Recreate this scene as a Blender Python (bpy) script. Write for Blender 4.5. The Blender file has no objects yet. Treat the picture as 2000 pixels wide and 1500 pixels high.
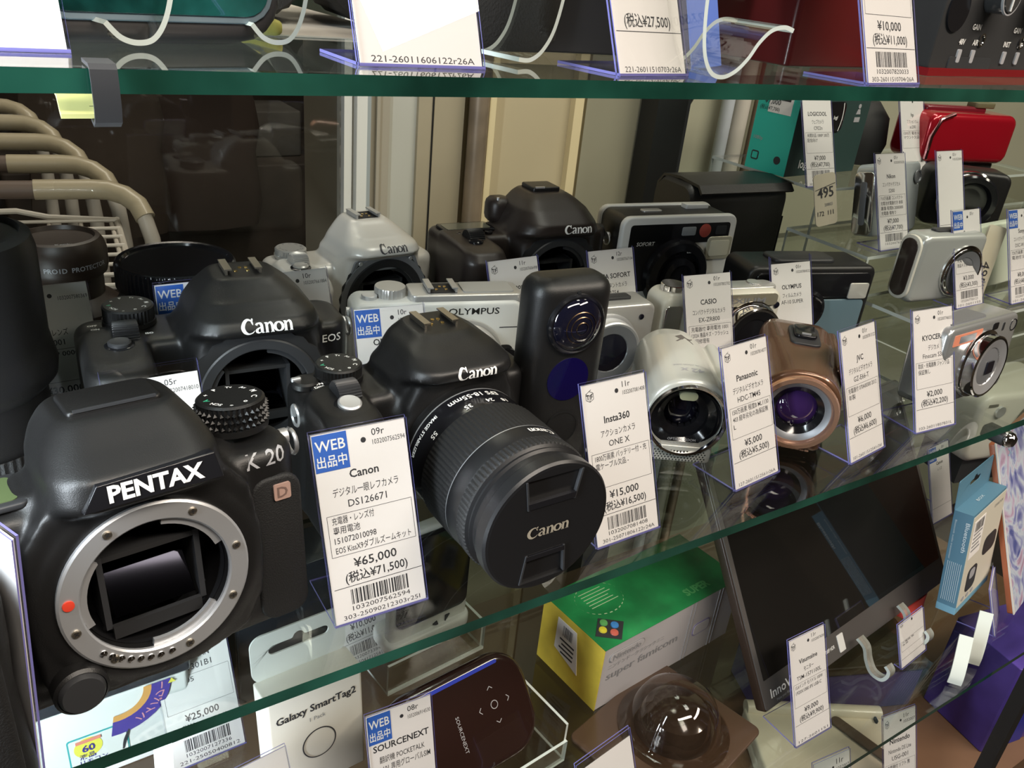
import bpy, bmesh, math, random
from mathutils import Matrix, Vector
from mathutils.bvhtree import BVHTree
random.seed(7)
R = math.radians
PI = math.pi
scene = bpy.context.scene
COL = scene.collection
S = 0.001                      # models are written in millimetres

# ------------------------------------------------------------------ materials
MATS = {}
def mat(name, color, rough=0.5, metal=0.0, bump=0.0, bscale=900.0, coat=0.0, emis=None, estr=0.0, var=0.0, vscale=60.0, spec=0.5, aniso=0.0):
    if name in MATS: return MATS[name]
    m = bpy.data.materials.new(name); m.use_nodes = True
    nt = m.node_tree; b = nt.nodes['Principled BSDF']
    c = tuple(color) + (1.0,)
    b.inputs['Base Color'].default_value = c
    b.inputs['Roughness'].default_value = rough
    b.inputs['Metallic'].default_value = metal
    b.inputs['Coat Weight'].default_value = coat
    b.inputs['Specular IOR Level'].default_value = spec
    tc = nt.nodes.new('ShaderNodeTexCoord')
    if bump > 0:
        n = nt.nodes.new('ShaderNodeTexNoise'); n.inputs['Scale'].default_value = bscale; n.inputs['Detail'].default_value = 3
        bp = nt.nodes.new('ShaderNodeBump'); bp.inputs['Strength'].default_value = bump; bp.inputs['Distance'].default_value = 0.0003
        nt.links.new(tc.outputs['Object'], n.inputs['Vector'])
        nt.links.new(n.outputs['Fac'], bp.inputs['Height']); nt.links.new(bp.outputs['Normal'], b.inputs['Normal'])
    if var > 0:
        n = nt.nodes.new('ShaderNodeTexNoise'); n.inputs['Scale'].default_value = vscale; n.inputs['Detail'].default_value = 4
        r = nt.nodes.new('ShaderNodeValToRGB')
        r.color_ramp.elements[0].position = .35; r.color_ramp.elements[1].position = .65
        r.color_ramp.elements[0].color = tuple(max(0, x*(1-var)) for x in color) + (1,)
        r.color_ramp.elements[1].color = tuple(min(1, x*(1+var)) for x in color) + (1,)
        nt.links.new(tc.outputs['Object'], n.inputs['Vector']); nt.links.new(n.outputs['Fac'], r.inputs['Fac'])
        nt.links.new(r.outputs['Color'], b.inputs['Base Color'])
    if emis:
        b.inputs['Emission Color'].default_value = tuple(emis) + (1,); b.inputs['Emission Strength'].default_value = estr
    MATS[name] = m
    return m

def clear(name, tint, ior=1.45, rough=0.0, refl=(1, 1, 1), haze=0.0, hazecol=(.8, .8, .8)):
    """thin clear sheet: light passes straight through, the surface reflects by Fresnel"""
    if name in MATS: return MATS[name]
    m = bpy.data.materials.new(name); m.use_nodes = True
    nt = m.node_tree; nt.nodes.clear()
    out = nt.nodes.new('ShaderNodeOutputMaterial'); mx = nt.nodes.new('ShaderNodeMixShader')
    t = nt.nodes.new('ShaderNodeBsdfTransparent'); t.inputs[0].default_value = tuple(tint) + (1,)
    g = nt.nodes.new('ShaderNodeBsdfGlossy'); g.inputs[0].default_value = tuple(refl) + (1,); g.inputs['Roughness'].default_value = rough
    fr = nt.nodes.new('ShaderNodeFresnel')
    ge = nt.nodes.new('ShaderNodeNewGeometry'); mr = nt.nodes.new('ShaderNodeMapRange')      # same reflectance from either side of the sheet
    mr.inputs['To Min'].default_value = ior; mr.inputs['To Max'].default_value = 1/ior
    nt.links.new(ge.outputs['Backfacing'], mr.inputs['Value']); nt.links.new(mr.outputs[0], fr.inputs[0])
    nt.links.new(fr.outputs[0], mx.inputs[0])
    src = t
    if haze > 0:
        d = nt.nodes.new('ShaderNodeBsdfDiffuse'); d.inputs[0].default_value = tuple(hazecol) + (1,)
        m2 = nt.nodes.new('ShaderNodeMixShader'); m2.inputs[0].default_value = haze
        nt.links.new(t.outputs[0], m2.inputs[1]); nt.links.new(d.outputs[0], m2.inputs[2]); src = m2
    nt.links.new(src.outputs[0], mx.inputs[1]); nt.links.new(g.outputs[0], mx.inputs[2]); nt.links.new(mx.outputs[0], out.inputs[0])
    MATS[name] = m
    return m

K_BODY = mat('black camera plastic', (.0095, .0093, .0095), .40, bump=.25, bscale=2500)
K_GLOSS = mat('gloss black plastic', (.010, .010, .012), .12)
K_MATTE = mat('matte black', (.012, .012, .013), .7)
K_RUB = mat('black rubber', (.009, .009, .0095), .62, bump=.8, bscale=1600)
K_DEEP = mat('light trap black', (.004, .004, .005), .55)
K_CAP = mat('satin black cap', (.010, .010, .011), .36, bump=.1, bscale=2500)
K_GREY = mat('dark grey plastic', (.032, .033, .036), .45)
SILV = mat('silver paint', (.60, .59, .57), .32, metal=.55)
SILVD = mat('silver grey plastic', (.26, .27, .29), .38, metal=.4)
CHROME = mat('chrome', (.85, .85, .86), .08, metal=1)
STEEL = mat('brushed steel', (.70, .71, .73), .42, metal=.75, bump=.05, bscale=900)
RAIL = mat('hot shoe steel', (.55, .50, .42), .35, metal=1, bump=.3, bscale=1500)
BRASS = mat('gold contact', (.85, .60, .22), .25, metal=1)
WHITE = mat('white plastic', (.74, .74, .71), .32, coat=.2)
CREAM = mat('cream white plastic', (.72, .69, .60), .35, coat=.2)
PAPER = mat('label paper', (.85, .82, .80), .75)
INK = mat('printing ink black', (.03, .03, .035), .6)
INKG = mat('printing ink grey', (.25, .25, .26), .6)
BLUE = mat('label blue', (.035, .13, .52), .5)
W_INK = mat('white lettering', (.88, .88, .86), .45)
G_INK = mat('champagne lettering', (.48, .43, .34), .4, metal=.3)
GREY_INK = mat('grey lettering', (.40, .40, .42), .4)
RED = mat('red dot paint', (.75, .06, .03), .4)
GREEN_P = mat('green print', (.05, .45, .25), .5)
ACR = clear('clear acrylic', (.975, .978, .98), 1.40)
ACRE = mat('violet acrylic edge', (.20, .19, .50), .15, coat=.5)
ACRC = mat('pale acrylic edge', (.62, .68, .64), .12, coat=.4)
ACRT = clear('thick clear acrylic', (.93, .94, .92), 1.49)
SHELF = clear('shelf glass', (.885, .915, .90), 1.52)
SHELFE = mat('green glass edge', (.010, .058, .040), .10, coat=.8, var=.55, vscale=14)
GLASSLENS = mat('lens glass', (.006, .006, .014), .03, coat=1.0)
GLASSPUR = mat('violet coated lens glass', (.05, .02, .11), .03, coat=1.0)
GLASSBLU = mat('blue display glass', (.004, .002, .045), .06, coat=1.0)

# ------------------------------------------------------------------ mesh builder
def arc_rect(w, h, r, n=5):
    """rounded rectangle polygon, counter-clockwise"""
    r = max(min(r, w/2 - 1e-4, h/2 - 1e-4), 1e-3); p = []
    for cx, cy, a0 in ((w/2-r, h/2-r, 0), (-w/2+r, h/2-r, 90), (-w/2+r, -h/2+r, 180), (w/2-r, -h/2+r, 270)):
        for k in range(n+1):
            a = R(a0 + 90*k/n); p.append((cx + r*math.cos(a), cy + r*math.sin(a)))
    return p
def ngon(r, n=32, sx=1, sy=1):
    return [(r*sx*math.cos(2*PI*k/n), r*sy*math.sin(2*PI*k/n)) for k in range(n)]
def axmap(axis):
    return {'z': lambda u, v, w: (u, v, w), 'y': lambda u, v, w: (u, w, v), 'x': lambda u, v, w: (w, u, v)}[axis]

class MB:
    def __init__(s):
        s.v = []; s.f = []; s.m = []; s.mats = []; s.M = Matrix.Identity(4)
    def mi(s, m):
        if m not in s.mats: s.mats.append(m)
        return s.mats.index(m)
    def raw(s, verts, faces, m, flip=False):
        o = len(s.v); i = s.mi(m)
        for p in verts: s.v.append(tuple(s.M @ Vector(p)))
        for f in faces:
            f = tuple(o + k for k in f)
            s.f.append(f[::-1] if flip else f); s.m.append(i)
        return s
    def at(s, x=0, y=0, z=0, rz=0, rx=0, ry=0):
        s.M = Matrix.Translation((x, y, z)) @ Matrix.Rotation(R(rz), 4, 'Z') @ Matrix.Rotation(R(rx), 4, 'X') @ Matrix.Rotation(R(ry), 4, 'Y')
        return s
    def box(s, x0, x1, y0, y1, z0, z1, m, me=None):
        """me: another material for the narrow faces"""
        V = [(x, y, z) for x in (x0, x1) for y in (y0, y1) for z in (z0, z1)]
        F = {'x-': (0, 1, 3, 2), 'x+': (4, 6, 7, 5), 'y-': (0, 4, 5, 1), 'y+': (2, 3, 7, 6), 'z-': (0, 2, 6, 4), 'z+': (1, 5, 7, 3)}
        d = (x1-x0, y1-y0, z1-z0); thin = d.index(min(d))
        for k, f in F.items():
            mm = m if (me is None or 'xyz'.index(k[0]) == thin) else me
            s.raw(V, [f], mm)
        return s
    def secs(s, rings, m, cap0=True, cap1=True, closed=True):
        """loft through rings of equal length"""
        n = len(rings[0]); V = [p for r in rings for p in r]; F = []
        for a in range(len(rings)-1):
            for k in range(n if closed else n-1):
                b = (k+1) % n
                F.append((a*n+k, a*n+b, (a+1)*n+b, (a+1)*n+k))
        if cap0: F.append(tuple(range(n))[::-1])
        if cap1: F.append(tuple((len(rings)-1)*n + k for k in range(n)))
        return s.raw(V, F, m)
    def rrp(s, w, h, r, d0, d1, m, axis='z', c=(0, 0), bev=0, seg=3, n=5):
        """rounded-rectangle prism from d0 to d1 with rolled edges"""
        mp = axmap(axis); rings = []
        lv = []
        if bev > 0:
            for k in range(seg+1):
                a = PI/2*k/seg; lv.append((d0 + bev*(1-math.sin(a)) if False else d0 + bev - bev*math.cos(a), bev*(1-math.sin(a))))
            lv2 = [(d0 + d1 - d, i) for d, i in lv][::-1]; lv = lv + lv2
        else: lv = [(d0, 0), (d1, 0)]
        for d, i in lv:
            rings.append([mp(u + c[0], v + c[1], d) for u, v in arc_rect(w-2*i, h-2*i, r-i, n)])
        return s.secs(rings, m)
    def poly(s, pts, d0, d1, m, axis='z'):
        mp = axmap(axis)
        return s.secs([[mp(u, v, d0) for u, v in pts], [mp(u, v, d1) for u, v in pts]], m)
    def lathe(s, prof, m, axis='y', c=(0, 0), seg=48, knurl=None, caps=True, sy=1.0):
        """prof: list of (radius, height[, material]); knurl=(count, depth, i0, i1)"""
        mp = axmap(axis); rings = []
        for i, p in enumerate(prof):
            rg = []
            for k in range(seg):
                a = 2*PI*k/seg; r = p[0]
                if knurl and knurl[2] <= i <= knurl[3]:
                    r -= knurl[1]*(0.5+0.5*math.cos(a*knurl[0]))
                rg.append(mp(r*math.cos(a)+c[0], r*math.sin(a)*sy+c[1], p[1]))
            rings.append(rg)
        for i in range(len(rings)-1):
            mm = prof[i+1][2] if len(prof[i+1]) > 2 else m
            s.secs([rings[i], rings[i+1]], mm, False, False)
        if caps:
            if prof[0][0] > .05: s.raw(rings[0], [tuple(range(seg))[::-1]], prof[0][2] if len(prof[0]) > 2 else m)
            if prof[-1][0] > .05: s.raw(rings[-1], [tuple(range(seg))], prof[-1][2] if len(prof[-1]) > 2 else m)
        return s
    def tube(s, pts, r, m, seg=10, caps=True):
        pts = [Vector(p) for p in pts]; rings = []; up = Vector((0, 0, 1))
        t0 = (pts[1]-pts[0]).normalized()
        if abs(t0.dot(up)) > .95: up = Vector((1, 0, 0))
        nrm = (up - t0*up.dot(t0)).normalized()
        for i, p in enumerate(pts):
            t = ((pts[min(i+1, len(pts)-1)] - pts[max(i-1, 0)])).normalized()
            nrm = (nrm - t*nrm.dot(t)).normalized(); b = t.cross(nrm)
            rr = r[i] if isinstance(r, (list, tuple)) else r
            rings.append([tuple(p + rr*(math.cos(2*PI*k/seg)*nrm + math.sin(2*PI*k/seg)*b)) for k in range(seg)])
        return s.secs(rings, m, caps, caps)
    def ribbon(s, pts, th, w, m, me, axis='x'):
        """thin bent sheet: pts is a path in the plane, th its thickness, w its width; me on its edges"""
        mp = axmap(axis); L = []; Q = []
        n = len(pts)
        for i, p in enumerate(pts):
            a = pts[max(i-1, 0)]; b = pts[min(i+1, n-1)]
            t = Vector((b[0]-a[0], b[1]-a[1])).normalized(); nn = Vector((-t.y, t.x))*th/2
            L.append((p[0]+nn.x, p[1]+nn.y)); Q.append((p[0]-nn.x, p[1]-nn.y))
        for i in range(n-1):
            for A in (L, Q):
                s.raw([mp(*A[i], 0), mp(*A[i+1], 0), mp(*A[i+1], w), mp(*A[i], w)], [(0, 1, 2, 3)], m)
            for d in (0, w):
                s.raw([mp(*L[i], d), mp(*L[i+1], d), mp(*Q[i+1], d), mp(*Q[i], d)], [(0, 1, 2, 3)], me)
        for i in (0, n-1):
            s.raw([mp(*L[i], 0), mp(*Q[i], 0), mp(*Q[i], w), mp(*L[i], w)], [(0, 1, 2, 3)], me)
        return s
    def merge(s, o):
        for f, i in zip(o.f, o.m):
            pass
        off = len(s.v); s.v += [tuple(s.M @ Vector(p)) for p in o.v]
        for f, i in zip(o.f, o.m): s.f.append(tuple(off+k for k in f)); s.m.append(s.mi(o.mats[i]))
        return s

def mesh_of(mb, name, scale=S):
    me = bpy.data.meshes.new(name)
    me.from_pydata([(x*scale, y*scale, z*scale) for x, y, z in mb.v], [], mb.f)
    for m in mb.mats: me.materials.append(m)
    me.polygons.foreach_set('material_index', mb.m)
    me.update()
    return me
def fix(me, ang=35, weld=True):
    if weld:
        bm = bmesh.new(); bm.from_mesh(me)
        bmesh.ops.remove_doubles(bm, verts=bm.verts, dist=1e-6)
        bmesh.ops.recalc_face_normals(bm, faces=bm.faces)
        bm.to_mesh(me); bm.free()
    me.shade_smooth(); me.set_sharp_from_angle(angle=R(ang))
def link(name, me, parent=None):
    o = bpy.data.objects.new(name, me); COL.objects.link(o)
    if parent is not None: o.parent = parent
    return o
def build(name, mb, parent=None, ang=35, bevel=0, bseg=2, scale=S, weld=True, loc=None, rot=None):
    me = mesh_of(mb, name, scale); fix(me, ang, weld)
    o = link(name, me, parent)
    if bevel:
        md = o.modifiers.new('bevel', 'BEVEL'); md.width = bevel*scale; md.segments = bseg; md.limit_method = 'ANGLE'; md.angle_limit = R(40)
        md.harden_normals = False
    if loc: o.location = loc
    if rot: o.rotation_euler = tuple(R(a) for a in rot)
    return o
def fused(name, mb, m, parent, voxel=1.3, it=5, cutters=(), ang=50, fac=.5):
    """melt overlapping volumes into one moulded surface, then cut openings"""
    me = mesh_of(mb, name); fix(me)
    tmp = bpy.data.objects.new('tmp', me); COL.objects.link(tmp)
    r = tmp.modifiers.new('r', 'REMESH'); r.mode = 'VOXEL'; r.voxel_size = voxel*S; r.use_smooth_shade = True
    sm = tmp.modifiers.new('s', 'SMOOTH'); sm.iterations = it; sm.factor = fac
    cs = []
    for c in cutters:
        cm = mesh_of(c, 'cut'); fix(cm); co = bpy.data.objects.new('cut', cm); COL.objects.link(co); cs.append(co)
        b = tmp.modifiers.new('b', 'BOOLEAN'); b.operation = 'DIFFERENCE'; b.object = co; b.solver = 'EXACT'
    dg = bpy.context.evaluated_depsgraph_get(); dg.update()
    out = bpy.data.meshes.new_from_object(tmp.evaluated_get(dg))
    for o in [tmp]+cs: bpy.data.objects.remove(o)
    out.materials.clear(); out.materials.append(m)
    for p in out.polygons: p.material_index = 0
    out.shade_smooth(); out.set_sharp_from_angle(angle=R(ang))
    return link(name, out, parent)

# ------------------------------------------------------------------ lettering
def resample(pts, n):
    """n points evenly spread around a closed outline, starting at its right-most mid point"""
    P = [Vector(p) for p in pts]; c = sum(P, Vector((0, 0)))/len(P)
    P.sort(key=lambda p: math.atan2(p.y-c.y, p.x-c.x)) if False else None
    L = [0]
    for i in range(len(P)): L.append(L[-1] + (P[(i+1) % len(P)]-P[i]).length)
    out = []
    for k in range(n):
        d = L[-1]*k/n; i = max(j for j in range(len(P)) if L[j] <= d + 1e-9)
        t = (d-L[i])/max(L[i+1]-L[i], 1e-9); out.append(tuple(P[i].lerp(P[(i+1) % len(P)], min(t, 1))))
    return out
def hang_slot(w, h, bump, cx, cz):
    """euro-slot outline: a long slot with a round bump on its upper side"""
    r = h/2; P = [(w/2-r + r*math.cos(R(a)), r*math.sin(R(a))) for a in range(0, 91, 15)]
    P += [(bump+1.2, r)] + [(bump*math.cos(R(a)), r-.4+bump*math.sin(R(a))) for a in range(10, 171, 16)] + [(-bump-1.2, r)]
    P += [(-w/2+r + r*math.cos(R(a)), r*math.sin(R(a))) for a in range(90, 271, 15)]
    P += [(w/2-r + r*math.cos(R(a)), r*math.sin(R(a))) for a in range(270, 360, 15)]
    return [(x+cx, y+cz) for x, y in P]
def plate_hole(outer, inner, d0, d1, m, c):
    mb = MB(); n = 96; O = resample(outer, n); I = resample(inner, n)
    for d, fl in ((d0, False), (d1, True)):
        V = [(u+c[0], d, v+c[1]) for u, v in O+I]; mb.raw(V, [(k, (k+1) % n, n+(k+1) % n, n+k) for k in range(n)], m, fl)
    for Q, fl in ((O, True), (I, False)):
        V = [(u+c[0], d, v+c[1]) for d in (d0, d1) for u, v in Q]; mb.raw(V, [(k, (k+1) % n, n+(k+1) % n, n+k) for k in range(n)], m, fl)
    return mb
_cache = {}
def glyphs(txt, bold=0.0, res=2):
    key = (txt, bold, res)
    if key not in _cache:
        cu = bpy.data.curves.new('t', 'FONT'); cu.body = txt; cu.size = 1.0; cu.offset = bold; cu.resolution_u = res; cu.fill_mode = 'FRONT'
        o = bpy.data.objects.new('t', cu); COL.objects.link(o)
        dg = bpy.context.evaluated_depsgraph_get(); dg.update()
        me = bpy.data.meshes.new_from_object(o.evaluated_get(dg))
        V = [(v.co.x, v.co.y) for v in me.vertices]; F = [tuple(p.vertices) for p in me.polygons]
        bpy.data.objects.remove(o); bpy.data.meshes.remove(me); bpy.data.curves.remove(cu)
        _cache[key] = (V, F)
    return _cache[key]
def text2d(txt, size, x=0, y=0, align='l', width=None, bold=0.0, shear=0.0, res=2):
    """2-D verts and faces; y is the baseline; size is the em height"""
    V, F = glyphs(txt, bold, res)
    if not V: return [], []
    x0 = min(v[0] for v in V); x1 = max(v[0] for v in V); sx = size
    if width and x1 > x0: sx = width/(x1-x0)
    wtot = (x1-x0)*sx; ox = {'l': 0, 'c': -wtot/2, 'r': -wtot}[align]
    return [(x + ox + (vx-x0)*sx + shear*vy*size, y + vy*size) for vx, vy in V], F
def put(mb, VF, m, fn):
    V, F = VF
    if V: mb.raw([fn(u, v) for u, v in V], F, m)
    return mb
def onfront(d, z=0, x=0):           # faces -Y at depth d
    return lambda u, v: (u + x, d, v + z)
def ontop(z, x=0, y=0, rot=0):      # lies on a top face, reads from -Y
    c, s_ = math.cos(R(rot)), math.sin(R(rot))
    return lambda u, v: (x + c*u - s_*v, y + s_*u + c*v, z)

def stroke(pts, n=8):
    """variable-width pen stroke: pts = (x, y, width); returns verts, faces"""
    P = []
    k = len(pts)
    for i in range(k-1):
        p0 = pts[max(i-1, 0)]; p1 = pts[i]; p2 = pts[i+1]; p3 = pts[min(i+2, k-1)]
        for j in range(n):
            t = j/n
            P.append(tuple(.5*((2*p1[q]) + (-p0[q]+p2[q])*t + (2*p0[q]-5*p1[q]+4*p2[q]-p3[q])*t*t + (-p0[q]+3*p1[q]-3*p2[q]+p3[q])*t**3) for q in range(3)))
    P.append(pts[-1]); V = []; F = []
    for i, p in enumerate(P):
        a = P[max(i-1, 0)]; b = P[min(i+1, len(P)-1)]
        dx, dy = b[0]-a[0], b[1]-a[1]; l = math.hypot(dx, dy) or 1
        nx, ny = -dy/l*p[2]/2, dx/l*p[2]/2
        V += [(p[0]+nx, p[1]+ny), (p[0]-nx, p[1]-ny)]
    for i in range(len(P)-1): F.append((2*i, 2*i+1, 2*i+3, 2*i+2))
    return V, F
def logo_c(size, x=0, y=0):
    """the bold serif five-letter maker's mark, x-height = size, centred on x"""
    V = []; F = []
    def add(vf, ox):
        o = len(V); V.extend([(u+ox, v) for u, v in vf[0]]); F.extend([tuple(o+k for k in f) for f in vf[1]])
    # capital C: heavy left bowl, thin pointed ends
    add(stroke([(1.34, 1.02, .05), (1.12, 1.24, .12), (.78, 1.30, .16), (.40, 1.08, .32), (.22, .66, .40), (.38, .24, .34), (.74, .02, .20), (1.14, .10, .12), (1.40, .32, .05)]), 0)
    add(stroke([(1.36, 1.36, .10), (1.22, 1.16, .20), (1.30, .86, .05)]), 0)
    def a_(ox):
        add(stroke([(.18, .80, .26), (.24, .90, .20), (.44, .97, .14), (.66, .90, .26), (.74, .70, .30), (.74, .22, .30), (.84, .06, .16), (.98, .08, .06)]), ox)
        add(stroke([(.70, .58, .10), (.40, .50, .14), (.18, .28, .30), (.34, .06, .18), (.56, .10, .10), (.70, .24, .08)]), ox)
    def n_(ox):
        add(stroke([(.24, .98, .28), (.24, .5, .28), (.24, .04, .28)], 2), ox); add(stroke([(.02, .95, .08), (.24, .96, .1)], 1), ox)
        add(stroke([(.04, .03, .08), (.44, .03, .08)], 1), ox); add(stroke([(.62, .03, .08), (1.02, .03, .08)], 1), ox)
        add(stroke([(.34, .74, .08), (.50, .92, .12), (.70, .92, .24), (.82, .72, .28), (.83, .4, .28), (.83, .04, .28)]), ox)
    def o_(ox):
        rg = []
        for k in range(29):
            t = 2*PI*k/28; rg.append((.5+.42*math.cos(t), .5+.42*math.sin(t), .12+.20*abs(math.cos(t))**1.3))
        add(stroke(rg, 1), ox)
    a_(1.45); n_(2.48); o_(3.52); n_(4.52)
    w = 5.58
    return [(x + (u - w/2)*size, y + v*size) for u, v in V], F
def logo_pt(size, x=0, y=0):
    return text2d('PENTAX', size, x, y - size*.36, 'c', bold=.045, width=size*4.6)

def drape(mb, o, vdir, off=.15, start=60):
    """push lettering along vdir until it lies on object o's mesh (local mm)"""
    me = o.data
    bvh = BVHTree.FromPolygons([v.co/S for v in me.vertices], [tuple(p.vertices) for p in me.polygons])
    d = Vector(vdir).normalized()
    out = []
    for p in mb.v:
        p = Vector(p); h = bvh.ray_cast(p - d*start, d)
        out.append(tuple(h[0] - d*off) if h[0] is not None else tuple(p))
    mb.v = out
    return mb

# ------------------------------------------------------------------ things
def thing(name, label, cat, loc, rz=0, group=None, rx=0):
    o = bpy.data.objects.new(name, None); COL.objects.link(o)
    o.empty_display_size = .01
    o.location = loc; o.rotation_euler = (R(rx), 0, R(rz)); o['label'] = label; o['category'] = cat
    if group: o['group'] = group
    return o
def tag_(o, label, cat, group=None):
    o['label'] = label; o['category'] = cat
    if group: o['group'] = group
    return o
def struct(name, mb, scale=S, **k):
    o = build(name, mb, scale=scale, **k); o['kind'] = 'structure'; return o

# ------------------------------------------------------------------ price tags
CW, CH, LEAN = 44.0, 87.5, 22
def tf_logo(mb, u, v, s, fn, m):
    for a, b in (((0, 0), (1, -.5)), ((1, -.5), (2, 0)), ((2, 0), (2, 1.3)), ((2, 1.3), (1, 1.8)), ((1, 1.8), (0, 1.3)), ((0, 1.3), (0, 0)), ((0, 1.3), (1, .8)), ((1, .8), (2, 1.3)), ((1, .8), (1, -.5)), ((.9, 1.8), (1.5, 2.1))):
        put(mb, stroke([(u+a[0]*s, v+a[1]*s, .28), (u+b[0]*s, v+b[1]*s, .28)], 1), m, fn)
    put(mb, text2d('T', 3.4, u+.5*s, v+.05*s, 'c', bold=.03), m, fn); put(mb, text2d('F', 3.4, u+1.5*s, v+.05*s, 'c', bold=.03), m, fn)
def barcode(mb, u0, u1, v0, v1, fn, m, seed, m2=None):
    rnd = random.Random(seed); u = u0
    while u < u1-.2:
        w = rnd.choice((.25, .25, .5, .75)); 
        if u + w > u1: w = u1-u
        mb.raw([fn(u, v0), fn(u+w, v0), fn(u+w, v1), fn(u, v1)], [(0, 1, 2, 3)], m)
        u += w + rnd.choice((.25, .3, .5, .7))
def price_tag(loc, rz, label, top='', num='', maker='', kind='', model='', box=(), price='', tax='', code='', lot='', blue=False, tf=True, bars=True, w=CW, h=CH, lean=LEAN, foot=34, group=None, seed=1, name='price_tag', side=1, blank=False, rule=True, drop=0.0):
    t = thing(name, label, 'price tag', loc, rz, group)
    M = Matrix.Rotation(R(-lean), 4, 'X')
    c = MB(); c.M = M
    c.box(.8, w-.8, .9, 1.3, .8, h-1.2-drop, PAPER)
    ku = w/44.0; kv = (h-drop)/87.5; H_ = h-drop
    fn = lambda u, v: (u*ku, .86, H_ - v*kv)
    # lettering is written with v as distance from the top edge
    def T(txt, size, u, v, al='l', width=None, m=INK, bold=0.004):
        if not txt: return
        V, F = text2d(txt, size*kv, 0, 0, al, None if width is None else width*ku, bold)
        if V and width is None and max(a for a, _ in V) - min(a for a, _ in V) > 37*ku: V, F = text2d(txt, size*kv, 0, 0, al, 37*ku, bold)
        if V: c.raw([(u*ku + a, .86, H_ - v*kv + b) for a, b in V], F, m)
    def Lr(u0, v0, u1, v1, wd=.22):
        a = (u0*ku, H_-v0*kv); b = (u1*ku, H_-v1*kv)
        V, F = stroke([(a[0], a[1], wd), (b[0], b[1], wd)], 1)
        c.raw([(p, .86, q) for p, q in V], F, INK)
    if not blank:
        if blue:
            c.box(1.2, 16.2*ku, .72, .9, H_-18.2*kv, H_-2.0*kv, BLUE)
            for s_, v_, sz in (('WEB', 9.2, 6.6), ('出品中', 16.0, 5.6)):
                V, F = text2d(s_, sz*kv, 8.6*ku, 0, 'c', 13.2*ku, .012)
                c.raw([(a, .66, H_ - v_*kv + b) for a, b in V], F, W_INK)
        elif tf:
            tf_logo(c, 3.2, -9.2, 2.4, lambda u, v: (u*ku, .86, H_ + (v)*kv), INK)
        c.raw([(23.4*ku + 1.25*math.cos(2*PI*k/16), .84, H_ - 7.6*kv + 1.25*math.sin(2*PI*k/16)) for k in range(16)], [tuple(range(16))], INK)
        T(top, 4.4, 27.4, 6.4, width=None); T(num, 3.2, 27.4, 10.4, width=15.2 if num else None, bold=0)
        T(maker, 5.2, 22, 23, 'c', bold=.02); T(kind, 4.3, 22, 30, 'c', width=min(30, 2.9*len(kind)) if kind else None); T(model, 4.6, 22, 35.6, 'c')
        if box:
            for q in ((3, 38, 42, 38), (42, 38, 42, 56.5), (42, 56.5, 3, 56.5), (3, 56.5, 3, 38)): Lr(*q)
            for i, (l, wd) in enumerate(box): T(l, 3.8, 5, 42 + 4.4*i, width=wd, bold=.006)
        T(price, 5.6, 22, 63, 'c', width=(17 if len(price) < 7 else 20) if price else None, bold=.012); T(tax, 5.4, 22, 69, 'c', width=29 if tax else None, bold=.012)
        if rule: Lr(2, 71, 43, 71, .3)
        if bars:
            barcode(c, 9, 36, H_-79.3*kv, H_-72.5*kv, lambda u, v: (u*ku, .86, v), INK, seed)
            T(code, 3.0, 22.5, 82.2, 'c', width=27 if code else None, bold=0)
        T(lot, 2.9, 22.5, 85.6, 'c', width=36 if lot else None, bold=0)
    build('card', c, t, weld=False)
    a = MB(); a.M = M
    a.box(0, w, 1.5, 2.3, 0, h, ACR, ACRE)          # back sheet
    a.box(0, w, .1, .6, 0, h-1.0, ACR, ACRE)         # front sheet
    a.M = Matrix.Identity(4)
    a.box(0, w, .3, foot, .1, 1.1, ACR, ACRE)        # foot
    build('acrylic_holder', a, t, weld=False)
    return t
# ================================================================== CAMERA
cam_d = bpy.data.cameras.new('camera'); cam = bpy.data.objects.new('camera', cam_d); COL.objects.link(cam)
cam_d.sensor_width = 36; cam_d.sensor_fit = 'HORIZONTAL'; cam_d.lens = 29.394; cam_d.clip_start = .01; cam_d.clip_end = 60
RX = Vector((0.83903564, 0.16939021, -0.51703593)); UX = Vector((0.09581745, 0.88944358, 0.44688828)); FX = UX.cross(RX)
cam.matrix_world = Matrix.Translation((0, -.24, .266)) @ Matrix((RX, FX, UX)).to_4x4()
scene.camera = cam
scene.view_settings.view_transform = 'Standard'; scene.view_settings.look = 'None'; scene.view_settings.gamma = 1
scene.view_settings.exposure = 0.28
scene.cycles.max_bounces = 12; scene.cycles.transparent_max_bounces = 40; scene.cycles.glossy_bounces = 5; scene.cycles.diffuse_bounces = 4
scene.cycles.caustics_reflective = False; scene.cycles.caustics_refractive = False
scene.cycles.sample_clamp_indirect = 4.0

# ================================================================== LIGHT
w = bpy.data.worlds.new('shop'); scene.world = w; w.use_nodes = True
bg = w.node_tree.nodes['Background']; bg.inputs[0].default_value = (.55, .47, .38, 1); bg.inputs[1].default_value = .50
def area(name, loc, target, sx, sy, power, col):
    d = bpy.data.lights.new(name, 'AREA'); d.shape = 'RECTANGLE'; d.size = sx; d.size_y = sy; d.energy = power; d.color = col
    o = bpy.data.objects.new(name, d); COL.objects.link(o); o.location = loc
    o.rotation_euler = (Vector(target)-Vector(loc)).to_track_quat('-Z', 'Y').to_euler()
    return o
area('ceiling_tube_light', (.2, -1.0, 1.55), (.3, .1, 0), 1.3, .22, 24, (1, .90, .78))
area('ceiling_tube_light', (1.5, -1.1, 1.55), (.5, .1, 0), 1.3, .22, 24, (1, .88, .74))
area('ceiling_tube_light', (.9, .2, 1.9), (.5, .2, 0), 1.5, .3, 14, (1, .93, .84))
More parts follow.
